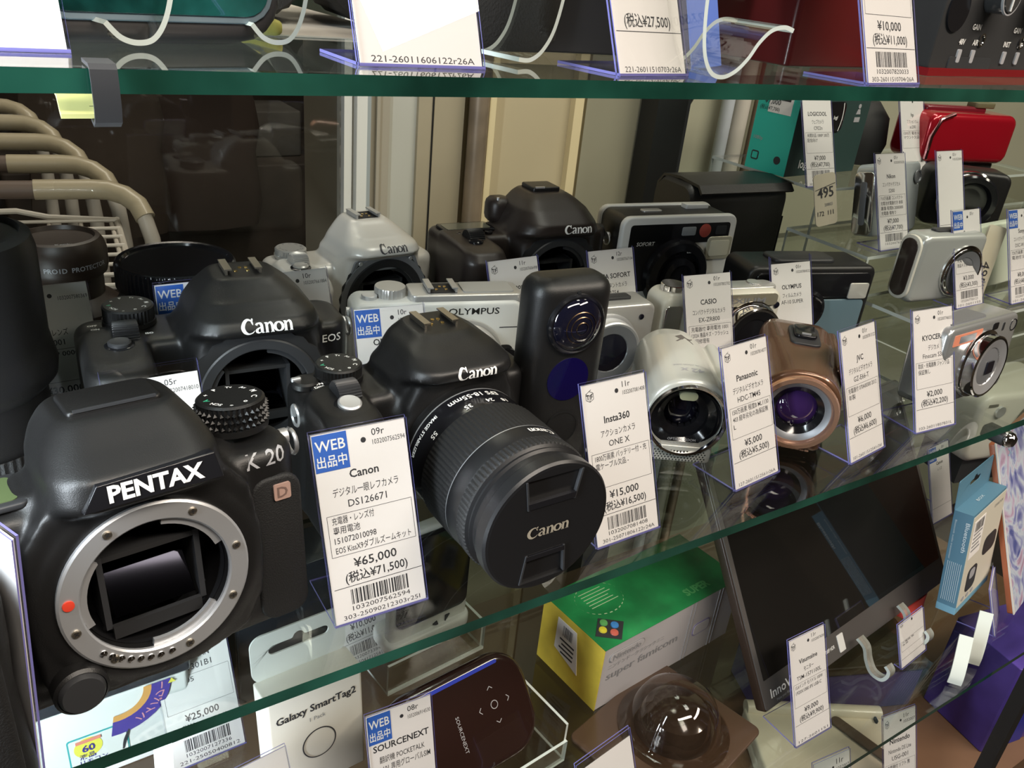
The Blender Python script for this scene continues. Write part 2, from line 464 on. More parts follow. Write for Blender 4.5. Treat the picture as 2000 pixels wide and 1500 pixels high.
area('led_strip_light', (-.20, -.05, .12), (.10, .10, .02), .03, .62, 4.2, (.84, .93, 1))
area('led_strip_light', (-.24, .0, -.12), (.10, .12, -.16), .03, .22, 1.6, (.86, .94, 1))
area('street_side_light', (.5, 1.4, 1.6), (.2, 1.2, -.2), 1.0, .5, 13, (1, .92, .80))

# ================================================================== ROOM SHELL
WALLM = mat('painted wall beige', (.50, .42, .27), .7, var=.08, vscale=3)
TAN = mat('tan metal sheet', (.34, .29, .20), .6, var=.08, vscale=8)
TANL = mat('pale grey door leaf', (.47, .46, .40), .5)
TANG = mat('grey tan aluminium', (.36, .32, .25), .5)
YEL = mat('cream timber trim', (.72, .60, .36), .6)
OLIVE = mat('olive grey panel', (.30, .28, .20), .6, var=.07, vscale=5)
GREENW = mat('grey green wall', (.32, .33, .24), .7, var=.06, vscale=3)
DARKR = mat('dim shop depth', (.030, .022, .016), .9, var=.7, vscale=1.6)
FLOORM = mat('dark tile floor', (.055, .045, .038), .5, var=.2, vscale=5)
WFR = mat('white window aluminium', (.74, .73, .68), .45)
WFG = mat('blue grey window aluminium', (.40, .45, .48), .45)
PIPE = mat('rusty grey pipe', (.24, .185, .13), .45, metal=.3, var=.35, vscale=14)
BLKM = mat('black powder coated steel', (.012, .012, .012), .45)
struct('floor', MB().box(-2500, 4200, -2500, 4300, -1130, -1100, FLOORM))
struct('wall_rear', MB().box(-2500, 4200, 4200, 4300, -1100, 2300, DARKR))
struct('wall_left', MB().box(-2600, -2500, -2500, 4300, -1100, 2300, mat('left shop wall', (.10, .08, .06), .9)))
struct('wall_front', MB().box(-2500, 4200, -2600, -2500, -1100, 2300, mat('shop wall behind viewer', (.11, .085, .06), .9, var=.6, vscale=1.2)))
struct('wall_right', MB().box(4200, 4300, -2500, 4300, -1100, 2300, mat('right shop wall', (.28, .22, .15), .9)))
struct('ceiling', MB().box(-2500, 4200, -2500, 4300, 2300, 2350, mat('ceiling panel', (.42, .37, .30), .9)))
# wall beside the window, built of its real strips
b = MB(); b.box(312, 335, 465, 620, -700, 900, TANG); b.box(321, 324, 461, 470, -700, 900, TANG); struct('trim_1', b)
b = MB(); b.box(335, 364, 470, 620, -700, 900, TANL); struct('trim_2', b)
b = MB(); b.box(364, 412, 466, 620, -700, 900, TAN); b.box(378, 379.5, 465, 467, -700, 900, BLKM); struct('wall_back', b)
b = MB(); b.box(433, 440, 455, 620, -700, 900, YEL); struct('trim_3', b)
b = MB(); b.box(440, 556, 470, 620, -700, 900, WALLM); b.box(538, 549, 462, 472, -700, 900, YEL); struct('wall_side', b)
b = MB(); b.box(556, 690, 466, 620, -700, 900, OLIVE); struct('trim_4', b)
b = MB(); b.box(690, 2600, 620, 660, -900, 900, GREENW); struct('wall_far', b)
b = MB(); b.lathe([(9.5, -700), (9.5, 900)], PIPE, 'z', (423, 458), 24); o = build('drain_pipe', b); tag_(o, 'rusty brown vertical pipe running down the beige wall', 'pipe')
b = MB(); b.box(626, 668, 436, 462, -700, 900, BLKM); b.box(668, 676, 440, 460, -700, 900, K_GREY); struct('trim_5', b)
b = MB(); pts = [(676, 0, 152), (690, 0, 175), (712, 0, 196), (745, 0, 212), (790, 0, 222)]
b.tube([(x, 452, z) for x, _, z in pts], 9, BLKM); b.tube([(x-3, 452, z+16) for x, _, z in pts], 6, BLKM)
tag_(build('cable_bundle', b), 'thick black cable bundle curving off the black post', 'cable')
for k, (x, r_, m_) in enumerate(((905, 9, WFG), (932, 12, TANL), (968, 8, PIPE))):
    b = MB(); b.lathe([(r_, -700), (r_, 900)], m_, 'z', (x, 600), 16)
    tag_(build('wall_pipe', b), ['thin blue grey pipe on the green wall, left of three', 'thicker pale pipe on the green wall, middle of three', 'thin brown pipe on the green wall, right of three'][k], 'pipe', 'pipes on the green wall')
# window to the shop entrance
b = MB(); b.box(286.5, 293.5, 452, 468, -700, 900, WFR); b.box(296.5, 306, 448, 468, -700, 900, WFR); b.box(306, 312.5, 455, 468, -700, 900, WFG)
b.box(-900, 312, 450, 470, -720, -700, WFR); b.box(-900, 312, 450, 470, 880, 900, WFR); b.box(-900, -890, 450, 470, -700, 900, WFR); 
win = struct('window_1', b)
b = MB(); b.box(-890, 286, 458, 461, -700, 880, clear('window glass', (.86, .86, .84), 1.5)); build('window_glass', b, win)
# scenery beyond the window
def dimbox(name, label, cat, x0, x1, y0, y1, z0, z1, col, group=None):
    b = MB(); b.rrp(x1-x0, y1-y0, 12, z0, z1, mat('far ' + label[:24], col, .7, var=.3, vscale=9), 'z', ((x0+x1)/2, (y0+y1)/2), bev=6)
    return tag_(build(name, b), label, cat, group)
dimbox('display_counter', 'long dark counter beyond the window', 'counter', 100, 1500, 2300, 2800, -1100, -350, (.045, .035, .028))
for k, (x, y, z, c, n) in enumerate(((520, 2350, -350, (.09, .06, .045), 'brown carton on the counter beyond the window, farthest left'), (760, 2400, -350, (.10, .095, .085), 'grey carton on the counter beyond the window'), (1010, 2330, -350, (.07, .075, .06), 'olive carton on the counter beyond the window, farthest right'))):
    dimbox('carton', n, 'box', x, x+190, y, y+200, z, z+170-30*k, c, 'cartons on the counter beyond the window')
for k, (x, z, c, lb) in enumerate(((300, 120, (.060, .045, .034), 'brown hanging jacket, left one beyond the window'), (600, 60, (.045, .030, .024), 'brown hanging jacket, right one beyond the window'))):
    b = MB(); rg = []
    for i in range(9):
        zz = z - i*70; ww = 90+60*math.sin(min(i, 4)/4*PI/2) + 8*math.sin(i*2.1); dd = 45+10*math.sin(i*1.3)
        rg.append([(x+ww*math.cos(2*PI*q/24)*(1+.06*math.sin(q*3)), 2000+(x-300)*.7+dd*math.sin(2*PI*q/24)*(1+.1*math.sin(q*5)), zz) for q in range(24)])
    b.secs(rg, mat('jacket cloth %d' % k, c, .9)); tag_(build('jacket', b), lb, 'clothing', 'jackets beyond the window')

# ---- nested shopping carts
CRM = mat('cream handle grip', (.50, .44, .31), .38, coat=.2); CWH = mat('white coated wire', (.66, .62, .55), .4); CDK = mat('handle joint grey brown', (.16, .12, .10), .5)
def cart(i):
    o = thing('shopping_cart', ['white wire shopping cart nearest the window with its grid in view', 'shopping cart handle, second from the window glass', 'shopping cart handle, third in the nested row', 'shopping cart handle, fourth in the nested row', 'shopping cart handle, farthest of the nested row'][i], 'shopping cart', (.160-.020*i, 1.065+.135*i, -.076+.005*i), -9, 'nested shopping carts beyond the window')
    b = MB(); b.tube([(-300, 0, 0), (-70, 0, 0)], 12, CWH, 14); b.tube([(-118, 0, 0), (-72, 0, 0)], 12.6, CDK, 14); build('handle_bar', b, o)
    b = MB(); b.tube([(-72, 0, 0), (-60, 0, 0), (0, 0, 0), (22, -3, -1), (42, -12, -6), (58, -26, -16), (66, -40, -32)], 14, CRM, 16); build('handle_grip', b, o)
    b = MB(); b.tube([(64, -38, -28), (72, -48, -60), (76, -54, -110), (76, -56, -400)], 11, CWH, 12); build('upright', b, o)
    return o
for i in range(5): cart(i)
first = [o for o in bpy.data.objects if o.name == 'shopping_cart'][0]
b = MB()
for k in range(11):
    yy = -6 - 34*k; b.tube([(-320 + 9*k, yy, -44-1.5*k), (30 + 2*k, yy, -44-1.5*k)], 2.6, CWH, 8)
for k in range(9):
    xx = -300 + 40*k; b.tube([(xx, 0, -49), (xx + 24, -360, -64)], 3.2, CWH, 8)
b.tube([(28, 4, -46), (52, -366, -66)], 4.5, CWH, 8); b.tube([(-320, 20, -40), (-100, 22, -36), (-60, 16, -44), (30, 0, -46)], 4.2, CWH, 8)
build('wire_tray', b, first)
b = MB()
for k in range(7): b.tube([(-300 + 9*k, -6-50*k, -110), (30, -6-50*k, -110)], 2.6, CWH, 8)
for k in range(9): b.tube([(-300+40*k, 0, -113), (-276+40*k, -360, -116)], 2.6, CWH, 8)
build('basket_floor', b, first)

# ================================================================== SHOWCASE
def glass_shelf(label, x0, x1, y0, y1, z1, t):
    b = MB(); b.box(x0, x1, y0, y1, z1-t, z1, SHELF, SHELFE)
    return tag_(build('glass_shelf', b, weld=False), label, 'glass shelf', 'glass shelves of the showcase')
glass_shelf('green edged glass shelf across the top, carrying bent acrylic stands', -260, 1150, 0, 420, 233, 6)
glass_shelf('green edged glass shelf in the middle, carrying the cameras', -260, 1150, 0, 420, 0, 6)
glass_shelf('green edged glass shelf at the bottom, carrying boxes and the flat screen', -260, 1150, -38, 420, -245, 5)
BRN = mat('brown laminate base', (.17, .095, .055), .35, var=.15, vscale=7)
b = MB(); b.box(-260, 1150, -50, 420, -470, -440, BRN); tag_(build('base_board', b), 'brown laminate base board under the lowest glass shelf', 'board')
b = MB(); b.box(-110, -60, -25, 10, -440, 40, BLKM); tag_(build('showcase_post', b), 'black showcase post at the left edge of the picture', 'post')
b = MB(); b.box(716, 730, -62, -50, -440, -235, BLKM); tag_(build('showcase_post', b), 'black showcase post crossing the bottom right corner', 'post')
# shelf clips
def clip(name, label, x, z, m, extra=False):
    o = thing(name, label, 'shelf clip', (x*S, 0, z*S), 0)
    b = MB(); b.ribbon([(9, .9), (-1, .9), (-2.2, 0), (-2.6, -3), (-2.6, -9), (-1.6, -12.4), (1, -13.8), (4, -13), (5.5, -10)], 1.0, 6.4, m, m); build('spring_band', b, o)
    if extra:
        b = MB(); b.ribbon([(3, -12), (5, -11), (7, -8.5), (9, -7.4), (13, -7)], 1.4, 9, mat('yellow tape', (.72, .70, .28), .5), mat('yellow tape', (.72, .70, .28), .5)); build('tape', b, o, loc=(-.007, 0, 0))
    return o
clip('shelf_clip', 'grey band clip with yellow tape on the top shelf edge', 32, 233, K_GREY, True)
def ball_clip(x, z, label):
    o = thing('shelf_support', label, 'shelf support', (x*S, .004, z*S), 0)
    b = MB(); b.rrp(14, 10, 3, -3, 14, K_GREY, 'y', bev=1); build('body', b, o)
    b = MB(); b.lathe([(0, -9), (4, -8.4), (6, -6), (6.4, -3), (5, 0)], CHROME, 'y', seg=24); build('screw_head', b, o)
ball_clip(628, -15, 'chrome screw support under the middle glass shelf')
ball_clip(34, -262, 'grey support under the lowest glass shelf at bottom left')
# ================================================================== SLR CAMERAS
def dslr(name, label, loc, rz, w=133, sh=74, hh=98, cx=13, cz=40, body=K_BODY, hump=((55, 68, 48, 2), (72, 62, 46, 0), (84, 52, 42, 1), (92, 42, 36, 3), (96, 34, 30, 4)), grip=None, boss=36, throat=25, s=1.0, ring=STEEL, by=14, body_cap=False, gripm=K_RUB, extra=None, mount_y=-23, brow=True, open_mount=True, voxel=1.4, slope=0, bc=2, shield=None):
    t = thing(name, label, 'camera', loc, rz); t.scale = (s, s, s)
    b = MB()
    # body block, a little narrower at the far end
    b.rrp(w, by+18, 12, 0, sh-2, body, 'z', (0, bc), bev=5)
    b.rrp(w*.55, by+14, 10, sh-14, sh+2, body, 'z', (cx, bc), bev=5)
    if shield: b.poly([(cx+u, cz+v) for u, v in shield], mount_y+1.2, -8, body, 'y')
    if grip:
        gx, gw, gy, gh = grip
        rg = []
        for z, k, f in ((0, .86, 0), (6, 1, 1), (gh*.5, .94, .6), (gh*.72, 1, 1), (gh-8, 1.02, 1.05), (gh-2, .94, .9), (gh, .78, .7)):
            rg.append([(gx + u, -(gy*k*.5) + 6 + v, z) for u, v in arc_rect(gw*k, gy*k, 11)])
        b.secs(rg, body)
    rg = []
    for z, sx, sy, oy in hump: rg.append([(cx + u, oy + v, z) for u, v in arc_rect(sx, sy, min(sx, sy)*.28, 6)])
    b.secs(rg, body)
    b.lathe([(boss+6, -10), (boss+3, -15), (boss, mount_y+1.5), (boss-1, mount_y)], body, 'y', (cx, cz))
    if brow:  # bridge from hump down to the mount collar
        rg = []
        for z, sx, y0 in ((cz+6, boss*1.9, mount_y+1), (cz+24, boss*1.75, mount_y+1), (cz+boss-1, boss*1.5, mount_y+.5), (hump[-3][0]-6, hump[-3][1]*.92, mount_y+1.5+slope), (hump[-3][0], hump[-3][1]*.8, mount_y+6+slope)):
            rg.append([(cx+u, (y0+5)/2 + v, z) for u, v in arc_rect(sx, 5-y0, 5, 5)])
        b.secs(rg, body)
    if extra: extra(b, body)
    cut = [MB().lathe([(throat, mount_y-20), (throat, 0)], body, 'y', (cx, cz), 64)] if open_mount else []
    bd = fused('body', b, body, t, voxel, 5, cut)
    return t, bd, cx, cz, mount_y
def lens_mount(t, cx, cz, my, ro=32, ri=25, ring=STEEL, dot=None, screws=(25, 100, 160, 215, 300, 340), teeth=None, contacts=True, inner=True, dots_arc=None):
    b = MB(); b.lathe([(ri+.2, my+4), (ri, my-1.2), (ri+.6, my-1.8), (ro-.8, my-1.8), (ro, my-1.2), (ro, my+1)], ring, 'y', (cx, cz), 72, caps=False)
    r_ = build('lens_mount_ring', b, t)
    for a in screws:
        b = MB(); x = cx + (ro+ri)/2*math.cos(R(a)); z = cz + (ro+ri)/2*math.sin(R(a))
        b.lathe([(1.55, my-1.7), (1.5, my-2.2), (1.1, my-2.4), (0, my-2.4)], RAIL, 'y', (x, z), 14)
        for q in (0, 90):
            dx = .9*math.cos(R(q+30+a)); dz = .9*math.sin(R(q+30+a))
            put(b, stroke([(x-dx, z-dz, .35), (x+dx, z+dz, .35)], 1), K_MATTE, onfront(my-2.45))
        build('screw', b, r_, weld=False)
    if dot is not None:
        a = R(dot); b = MB().lathe([(1.9, my-1.6), (1.8, my-2.3), (0, my-2.5)], RED, 'y', (cx+(ro+ri)/2*math.cos(a), cz+(ro+ri)/2*math.sin(a)), 20); build('index_dot', b, r_)
    if dots_arc:
        for a in dots_arc:
            b = MB(); x = cx + (ro*.42+ri*.58)*math.cos(R(a)); z = cz + (ro*.42+ri*.58)*math.sin(R(a))
            b.lathe([(1.35, my-1.6), (1.2, my-2.2), (.5, my-2.7), (0, my-2.7)], CHROME, 'y', (x, z), 14)
            build('contact_pin', b, r_)
    if inner:
        for k in range(3):
            b = MB()
            a0 = 20+120*k
            pts = [(cx+ri*math.cos(R(a0+d)), cz+ri*math.sin(R(a0+d))) for d in range(0, 61, 6)] + [(cx+(ri-2.4)*math.cos(R(a0+60-d)), cz+(ri-2.4)*math.sin(R(a0+60-d))) for d in range(0, 61, 6)]
            b.poly(pts, my, my+1.6, ring, 'y'); build('bayonet_flange', b, r_)
    # mirror box: hood, frame and tilted mirror behind the throat
    b = MB(); b.lathe([(ri-.2, my+3), (ri-.4, 2), (0, 2)], K_DEEP, 'y', (cx, cz), 48, caps=False)
    b.box(cx-15, cx+15, my+5, 1.5, cz+11, cz+13, K_MATTE); b.box(cx-17, cx-15, my+5, 1.5, cz-15, cz+13, K_GREY); b.box(cx+15, cx+17, my+5, 1.5, cz-15, cz+13, K_GREY); b.box(cx-15, cx+15, my+4, my+6, cz-19, cz-14, K_MATTE)
    build('mirror_box', b, t)
    b = MB(); b.raw([(cx-13.5, my+6, cz-12), (cx+13.5, my+6, cz-12), (cx+13.5, -.5, cz+8), (cx-13.5, -.5, cz+8)], [(0, 1, 2, 3)], mat('reflex mirror', (.012, .012, .016), .05, metal=1))
    build('reflex_mirror', b, t)
    if teeth:
        b = MB(); b.lathe([(teeth+2.2, my+1), (teeth+2, my-.6), (teeth-1.5, my-.9), (ro-.5, my-.9)], K_MATTE, 'y', (cx, cz), 96, knurl=(24, 1.2, 0, 1), caps=False); build('collar', b, t)
    return r_
def hot_shoe(t, x, y, z, cover=False, m=RAIL, rx=0):
    b = MB(); b.at(x, y, z, rx=rx)
    if cover:
        b.rrp(20, 18, 2, -.5, 2.4, K_BODY, 'z', bev=.6); b.box(-8, 8, -8.6, -7.4, 2.3, 2.9, K_GREY)
    else:
        b.box(-9.5, 9.5, -8, 9, -.5, .5, K_MATTE)
        for sx in (-1, 1):
            b.box(min(sx*9.5, sx*8.2), max(sx*9.5, sx*8.2), -8, 9, .3, 3.2, m); b.box(min(sx*9.9, sx*6), max(sx*9.9, sx*6), -8, 9, 2.9, 3.7, m)
        for u, v in ((0, 2), (-3.2, -3), (3.2, -3), (3.2, 2)): b.lathe([(1.1, .4), (1.0, 1.0), (0, 1.0)], BRASS, 'z', (u, v), 12)
    return build('hot_shoe', b, t)
def dial(t, x, y, z, r, h, name='mode_dial', m=K_BODY, top=K_GREY, marks=True, kn=40, mk=W_INK, green=True, studs=0):
    b = MB(); b.at(x, y, z)
    b.lathe([(r+.6, -2), (r+.6, .4)], m, 'z', seg=48); b.lathe([(r, .4), (r, h-.8)], m, 'z', seg=160, knurl=(kn, .7, 0, 1), caps=False)
    b.lathe([(r, h-.8), (r-.9, h), (0, h)], m, 'z', seg=48)
    if studs:
        for j in range(studs):
            for k in range(34):
                a = 2*PI*(k+.5*(j % 2))/34; b.secs([[(r*math.cos(a+d), r*math.sin(a+d), 1.4+2.6*j+e) for d, e in ((-.07, 0), (0, -1.1), (.07, 0), (0, 1.1))], [((r+1.3)*math.cos(a), (r+1.3)*math.sin(a), 1.4+2.6*j)]*4], m)
    if marks:
        for k, tx in enumerate(('M', 'Av', 'Tv', 'P', '+', 'A', 'SCN', '*', 'o', 'C')):
            a = 2*PI*k/10; rr = r*.72
            VF = text2d(tx, 3.0 if len(tx) < 2 else 2.4, 0, -1, 'c', bold=.02)
            ca, sa = math.cos(a-PI/2), math.sin(a-PI/2)
            b.raw([(rr*math.cos(a) + u*ca - v*sa, rr*math.sin(a) + u*sa + v*ca, h+.06) for u, v in VF[0]], VF[1], GREEN_P if (green and tx == 'A') else mk)
    return build(name, b, t, weld=False)
def knob(t, x, y, z, r, h, name='shutter_button', m=STEEL, rx=0, kn=0):
    b = MB(); b.at(x, y, z, rx=rx); b.lathe([(r+1.6, -1.5), (r+1.6, .2), (r+.7, .6)], K_GLOSS, 'z', seg=32)
    b.lathe([(r, 0), (r, h-.6), (r-.8, h), (0, h-.5)], m, 'z', seg=32); return build(name, b, t)
def wheel(t, x, y, z, r, wd, m=K_BODY, name='control_dial'):
    b = MB(); b.at(x, y, z); b.lathe([(r-.6, -wd/2), (r, -wd/2+.6), (r, wd/2-.6), (r-.6, wd/2)], m, 'x', seg=144, knurl=(36, .8, 1, 2)); return build(name, b, t)
def lettering(t, bd, VF, m, z=0, x=0, off=.18, vdir=(0, 1, 0), name='lettering', fn=None):
    b = MB(); put(b, VF, m, fn or (lambda u, v: (u+x, -40, v+z))); drape(b, bd, vdir, off); return build(name, b, t, weld=False)
def strap_lug(t, x, y, z, sx=1):
    b = MB(); b.at(x, y, z); b.lathe([(3.2, 0), (3.2, 3*sx)], STEEL, 'x', seg=16)
    b.tube([(3.5*sx + 1.5, 5*math.sin(2*PI*k/14), -3+5*math.cos(2*PI*k/14)) for k in range(15)], .9, STEEL, 6, False); build('strap_lug', b, t)

# ---- 1: large black reflex body without lens, front left
t, bd, cx, cz, my = dslr(
    'reflex_camera', 'large black reflex camera body with open silver lens mount, front left of the shelf', (.0271, .0449, 0.0005), 6, w=134, sh=77, cx=8, cz=41, s=1.094,
    hump=((56, 70, 44, 2), (73, 64, 44, 2), (77.5, 56, 56, -3), (87, 54, 54, -2), (93, 49, 42, 3), (97.5, 42, 34, 6), (99.5, 37, 30, 7)), shield=((-38, -28), (-40, 0), (-37, 24), (-30, 34), (28, 36), (36, 26), (39, 6), (38, -18), (30, -32), (12, -38), (-20, -38)), grip=(-54, 32, 60, 77), boss=37, throat=24.5, mount_y=-22, gripm=K_RUB)
t.rotation_euler[0] = R(-6.5)
lens_mount(t, cx, cz, my, 31.5, 24.5, dot=172, screws=(60, 118, 195, 232, 285, 12, 330), dots_arc=(222, 229, 236, 243, 250, 257, 264, 272))
b = MB(); b.rrp(30, 20, 2, 98.2, 101, K_BODY, 'z', (8, 7), bev=1.0); b.box(-5, 21, -3.4, -2.2, 100.6, 101.4, K_GREY); build('hot_shoe_cover', b, t)
dial(t, 50, 8, 80, 12.5, 10, studs=3)
b = MB(); b.rrp(5, 5, 1, 77, 79, CHROME, 'z', (33, -6), bev=.5); build('release_lever', b, t)
b = MB(); b.at(10.5, -30.4, 78.6, rx=-6); b.poly([(-22.5, 0), (21, 0), (19, 9.4), (-17.5, 8.2)], -1.2, 4, K_GLOSS, 'y'); bp = build('brow_plate', b, t, bevel=.4)
b = MB(); b.at(10.5, -30.4, 78.6, rx=-6); put(b, text2d('PENTAX', 7.6, 0, 1.9, 'c', bold=.035, width=29.5), W_INK, onfront(-1.35)); build('maker_lettering', b, bp, weld=False)
lettering(t, bd, text2d('K 20', 7.5, 53, 69, 'c', shear=.15, bold=.01, width=15), GREY_INK, 0, 0, .3, name='model_lettering')
b = MB(); b.rrp(6.6, 6.6, .8, -15.8, -14.6, mat('pink gold sticker', (.46, .30, .25), .4), 'y', (57.5, 57.5)); put(b, text2d('D', 6.2, 57.5, 55.4, 'c', bold=.01), mat('pink gold print', (.20, .13, .11), .4), onfront(-15.95)); build('sticker', b, t, weld=False)
b = MB(); b.rrp(20, 62, 7, -15, -11.5, K_RUB, 'y', (55.5, 33), bev=1.6); build('side_leather', b, t)
b = MB(); b.rrp(24, 62, 9, -56, -52, K_RUB, 'y', (-54, 36), bev=2); build('grip_rubber', b, t)
b = MB(); b.at(-42, 2, 75.5); b.rrp(40, 24, 3, 0, 2.4, K_GREY, 'z', bev=.8); b.rrp(34, 18, 2, 2.2, 2.7, mat('green grey display', (.10, .14, .06), .15, coat=.6), 'z'); build('top_display', b, t)
knob(t, -52, -30, 77.5, 5.5, 2.5)
b = MB(); b.lathe([(7.6, -24), (7.3, -27), (6.4, -28.6), (0, -28.8)], K_GREY, 'y', (-21, 13), 32); b.lathe([(8.6, -18), (8.6, -26), (7.6, -27)], K_BODY, 'y', (-21, 13), 32, caps=False); build('release_button', b, t)
strap_lug(t, 66, 4, 70)
b = MB(); 
for x_, z_ in ((22, 20), (26, 22.5)): b.lathe([(1.0, -9), (1.0, -9.6), (0, -9.6)], BRASS, 'y', (x_, z_), 12)
b.poly([(16, 16), (32, 19), (32, 27), (23, 27), (16, 22)], -9, -6, K_GREY, 'y'); build('coupling_contacts', b, t)
for sgn in (0,):
    b = MB(); b.rrp(13, 22, 1.5, -.2, .2, mat('price sticker', (.72, .74, .66), .7), 'x', (0, 0)); b.M = Matrix.Identity(4)
    build('hanging_sticker', b, t, loc=(.0680, .006, .026), rot=(-8, 4, -35))

# ---- 2: black reflex camera with zoom lens and cap, in front
t, bd, cx, cz, my = dslr('reflex_camera', 'black reflex camera with capped zoom lens pointing at the front edge', (.1865, .1050, 0), 0, w=126, sh=69, cx=13, cz=38, s=1.03, by=22, bc=10,
    hump=((50, 68, 46, 7), (73, 66, 44, 7), (77, 60, 57, 1), (82, 56, 56, 1), (86, 48, 46, 6), (89, 36, 34, 11), (91, 30, 28, 13)), grip=(-48, 30, 44, 70), boss=35, throat=24, mount_y=-22, open_mount=False)
hot_shoe(t, 13, 14, 90.4); dial(t, -38, 16, 69.5, 11.5, 6, top=K_GREY)
knob(t, -46, -17, 69.5, 5.6, 2.6, m=STEEL, rx=10); wheel(t, -43, -5, 68.5, 8, 11, K_GREY)
b = MB(); b.rrp(8, 4, 1.6, 68, 69.6, K_GLOSS, 'z', (-52, 5), bev=.5); put(b, text2d('DISP', 2.6, -52, 4.1, 'c', bold=.03), W_INK, ontop(69.8)); build('button', b, t, weld=False)
b = MB(); b.rrp(8, 4, 1.6, 68, 69.6, K_GLOSS, 'z', (-40, 4), bev=.5); put(b, text2d('ISO', 2.6, -40, 3.1, 'c', bold=.03), W_INK, ontop(69.8)); build('button', b, t, weld=False)
b = MB(); b.lathe([(6.5, 67), (6.5, 69.5), (5.4, 70.4), (0, 70.4)], K_BODY, 'z', (-56, 14), 32); b.rrp(5, 2.4, 1, 69.5, 71.6, STEEL, 'z', (-60, 15), bev=.6); put(b, text2d('OFF ON', 3.0, -54, 8.6, 'c', bold=.03), W_INK, ontop(69.0)); build('power_switch', b, t, weld=False)
lettering(t, bd, logo_c(4.0, 16, 77.6), W_INK, 0, 0, .4, name='maker_lettering')
strap_lug(t, -61, 8, 58, -1)
b = MB(); b.rrp(20, 46, 8, -17, -13.6, K_RUB, 'y', (-49, 30), bev=2); build('grip_rubber', b, t)
b = MB(); b.lathe([(3.4, -20), (3.2, -24.5), (0, -24.8)], CHROME, 'y', (-60, 58), 20); build('self_timer_lamp', b, t)
# lens
L = MB(); L.lathe([(31, -20), (33.2, -22), (33.2, -24), (33.6, -25), (33.6, -27.5)], K_BODY, 'y', (cx, cz), 72, caps=False)
L.lathe([(33.7, -27.5), (33.7, -28.3)], STEEL, 'y', (cx, cz), 72, caps=False)
L.lathe([(33.6, -28.3), (33.8, -44)], K_GLOSS, 'y', (cx, cz), 72, caps=False)
lens = build('zoom_lens', L, t)
b = MB(); b.lathe([(34.0, -44), (34.6, -45), (34.6, -67), (34.2, -68)], K_RUB, 'y', (cx, cz), 360, knurl=(90, .7, 1, 2), caps=False); build('zoom_ring', b, lens)
b = MB(); b.lathe([(34.2, -68), (34.3, -68.6)], STEEL, 'y', (cx, cz), 96, caps=False); b.lathe([(34.3, -68.6), (34.1, -77), (33.8, -78)], K_CAP, 'y', (cx, cz), 96, caps=False); build('front_barrel', b, lens)
b = MB(); b.lathe([(34.0, -78), (34.4, -78.4), (34.4, -84), (33.6, -84.6)], K_RUB, 'y', (cx, cz), 360, knurl=(90, .8, 1, 2), caps=False); build('focus_ring', b, lens)
b = MB(); b.lathe([(33.6, -84.6), (32.4, -85.6), (32.8, -87), (31.6, -88), (32.0, -93), (31, -93.5), (30, -93.5)], K_CAP, 'y', (cx, cz), 96, caps=False); build('filter_rim', b, lens)
def barrel(txt, size, ang, yb, r, m, flip=True, bold=.02, vf=None):
    V, F = vf or text2d(txt, size, 0, 0, 'c', bold=bold)
    o = MB(); out = []
    for u, v in V:
        a = R(ang) + (u/r)*(1 if flip else -1); out.append((cx + r*math.cos(a), yb - (v if flip else -v), cz + r*math.sin(a)))
    return o.raw(out, F, m)
b = MB()
for tx, sz, an, yb, rr in (('EFS 18-55mm', 5.0, 94, -31.6, 34.0), ('IMAGE STABILIZER', 2.9, 150, -32, 34.0), ('18', 4.2, 72, -39.4, 34.1), ('24', 4.2, 86, -39.4, 34.1), ('35', 4.2, 106, -39.4, 34.1), ('55', 4.2, 142, -39.4, 34.1)):
    b.merge(barrel(tx, sz, an, yb, rr, W_INK))
b.merge(barrel('', 1, 72, -71.5, 34.5, W_INK, vf=logo_c(2.7, 0, 0)))
build('scale_lettering', b, lens, weld=False)
# lens cap with two pinch grips
cap = MB()
cap.lathe([(32.6, -92.5), (33.4, -93.4), (33.4, -99), (32.4, -100.2), (31, -100.4)], K_CAP, 'y', (cx, cz), 96, caps=False)
pts = ngon(31.2, 96); 
body = MB(); body.lathe([(31.2, -98.2), (31.2, -100.4)], K_CAP, 'y', (cx, cz), 96)
c1 = MB(); c1.poly([(cx-12.5, cz+12.5), (cx+12.5, cz+12.5), (cx+15, cz+27.5), (cx-15, cz+27.5)], -104, -99.0, K_CAP, 'y')
c2 = MB(); c2.poly([(cx-12.5, cz-28.5), (cx+12.5, cz-28.5), (cx+10.5, cz-12.5), (cx-10.5, cz-12.5)], -104, -99.0, K_CAP, 'y')
me = mesh_of(body, 'x'); fix(me); tmp = bpy.data.objects.new('x', me); COL.objects.link(tmp); cs = []
for c_ in (c1, c2):
    cm = mesh_of(c_, 'c'); fix(cm); co = bpy.data.objects.new('c', cm); COL.objects.link(co); cs.append(co)
    md = tmp.modifiers.new('b', 'BOOLEAN'); md.object = co; md.operation = 'DIFFERENCE'; md.solver = 'EXACT'
dg = bpy.context.evaluated_depsgraph_get(); dg.update(); out = bpy.data.meshes.new_from_object(tmp.evaluated_get(dg))
for o in [tmp]+cs: bpy.data.objects.remove(o)
out.shade_smooth(); out.set_sharp_from_angle(angle=R(35))
cap.lathe([(30.5, -98.6), (0, -98.7)], K_CAP, 'y', (cx, cz), 48, caps=False)
capo = build('lens_cap', cap, t); fo = link('cap_face', out, capo)
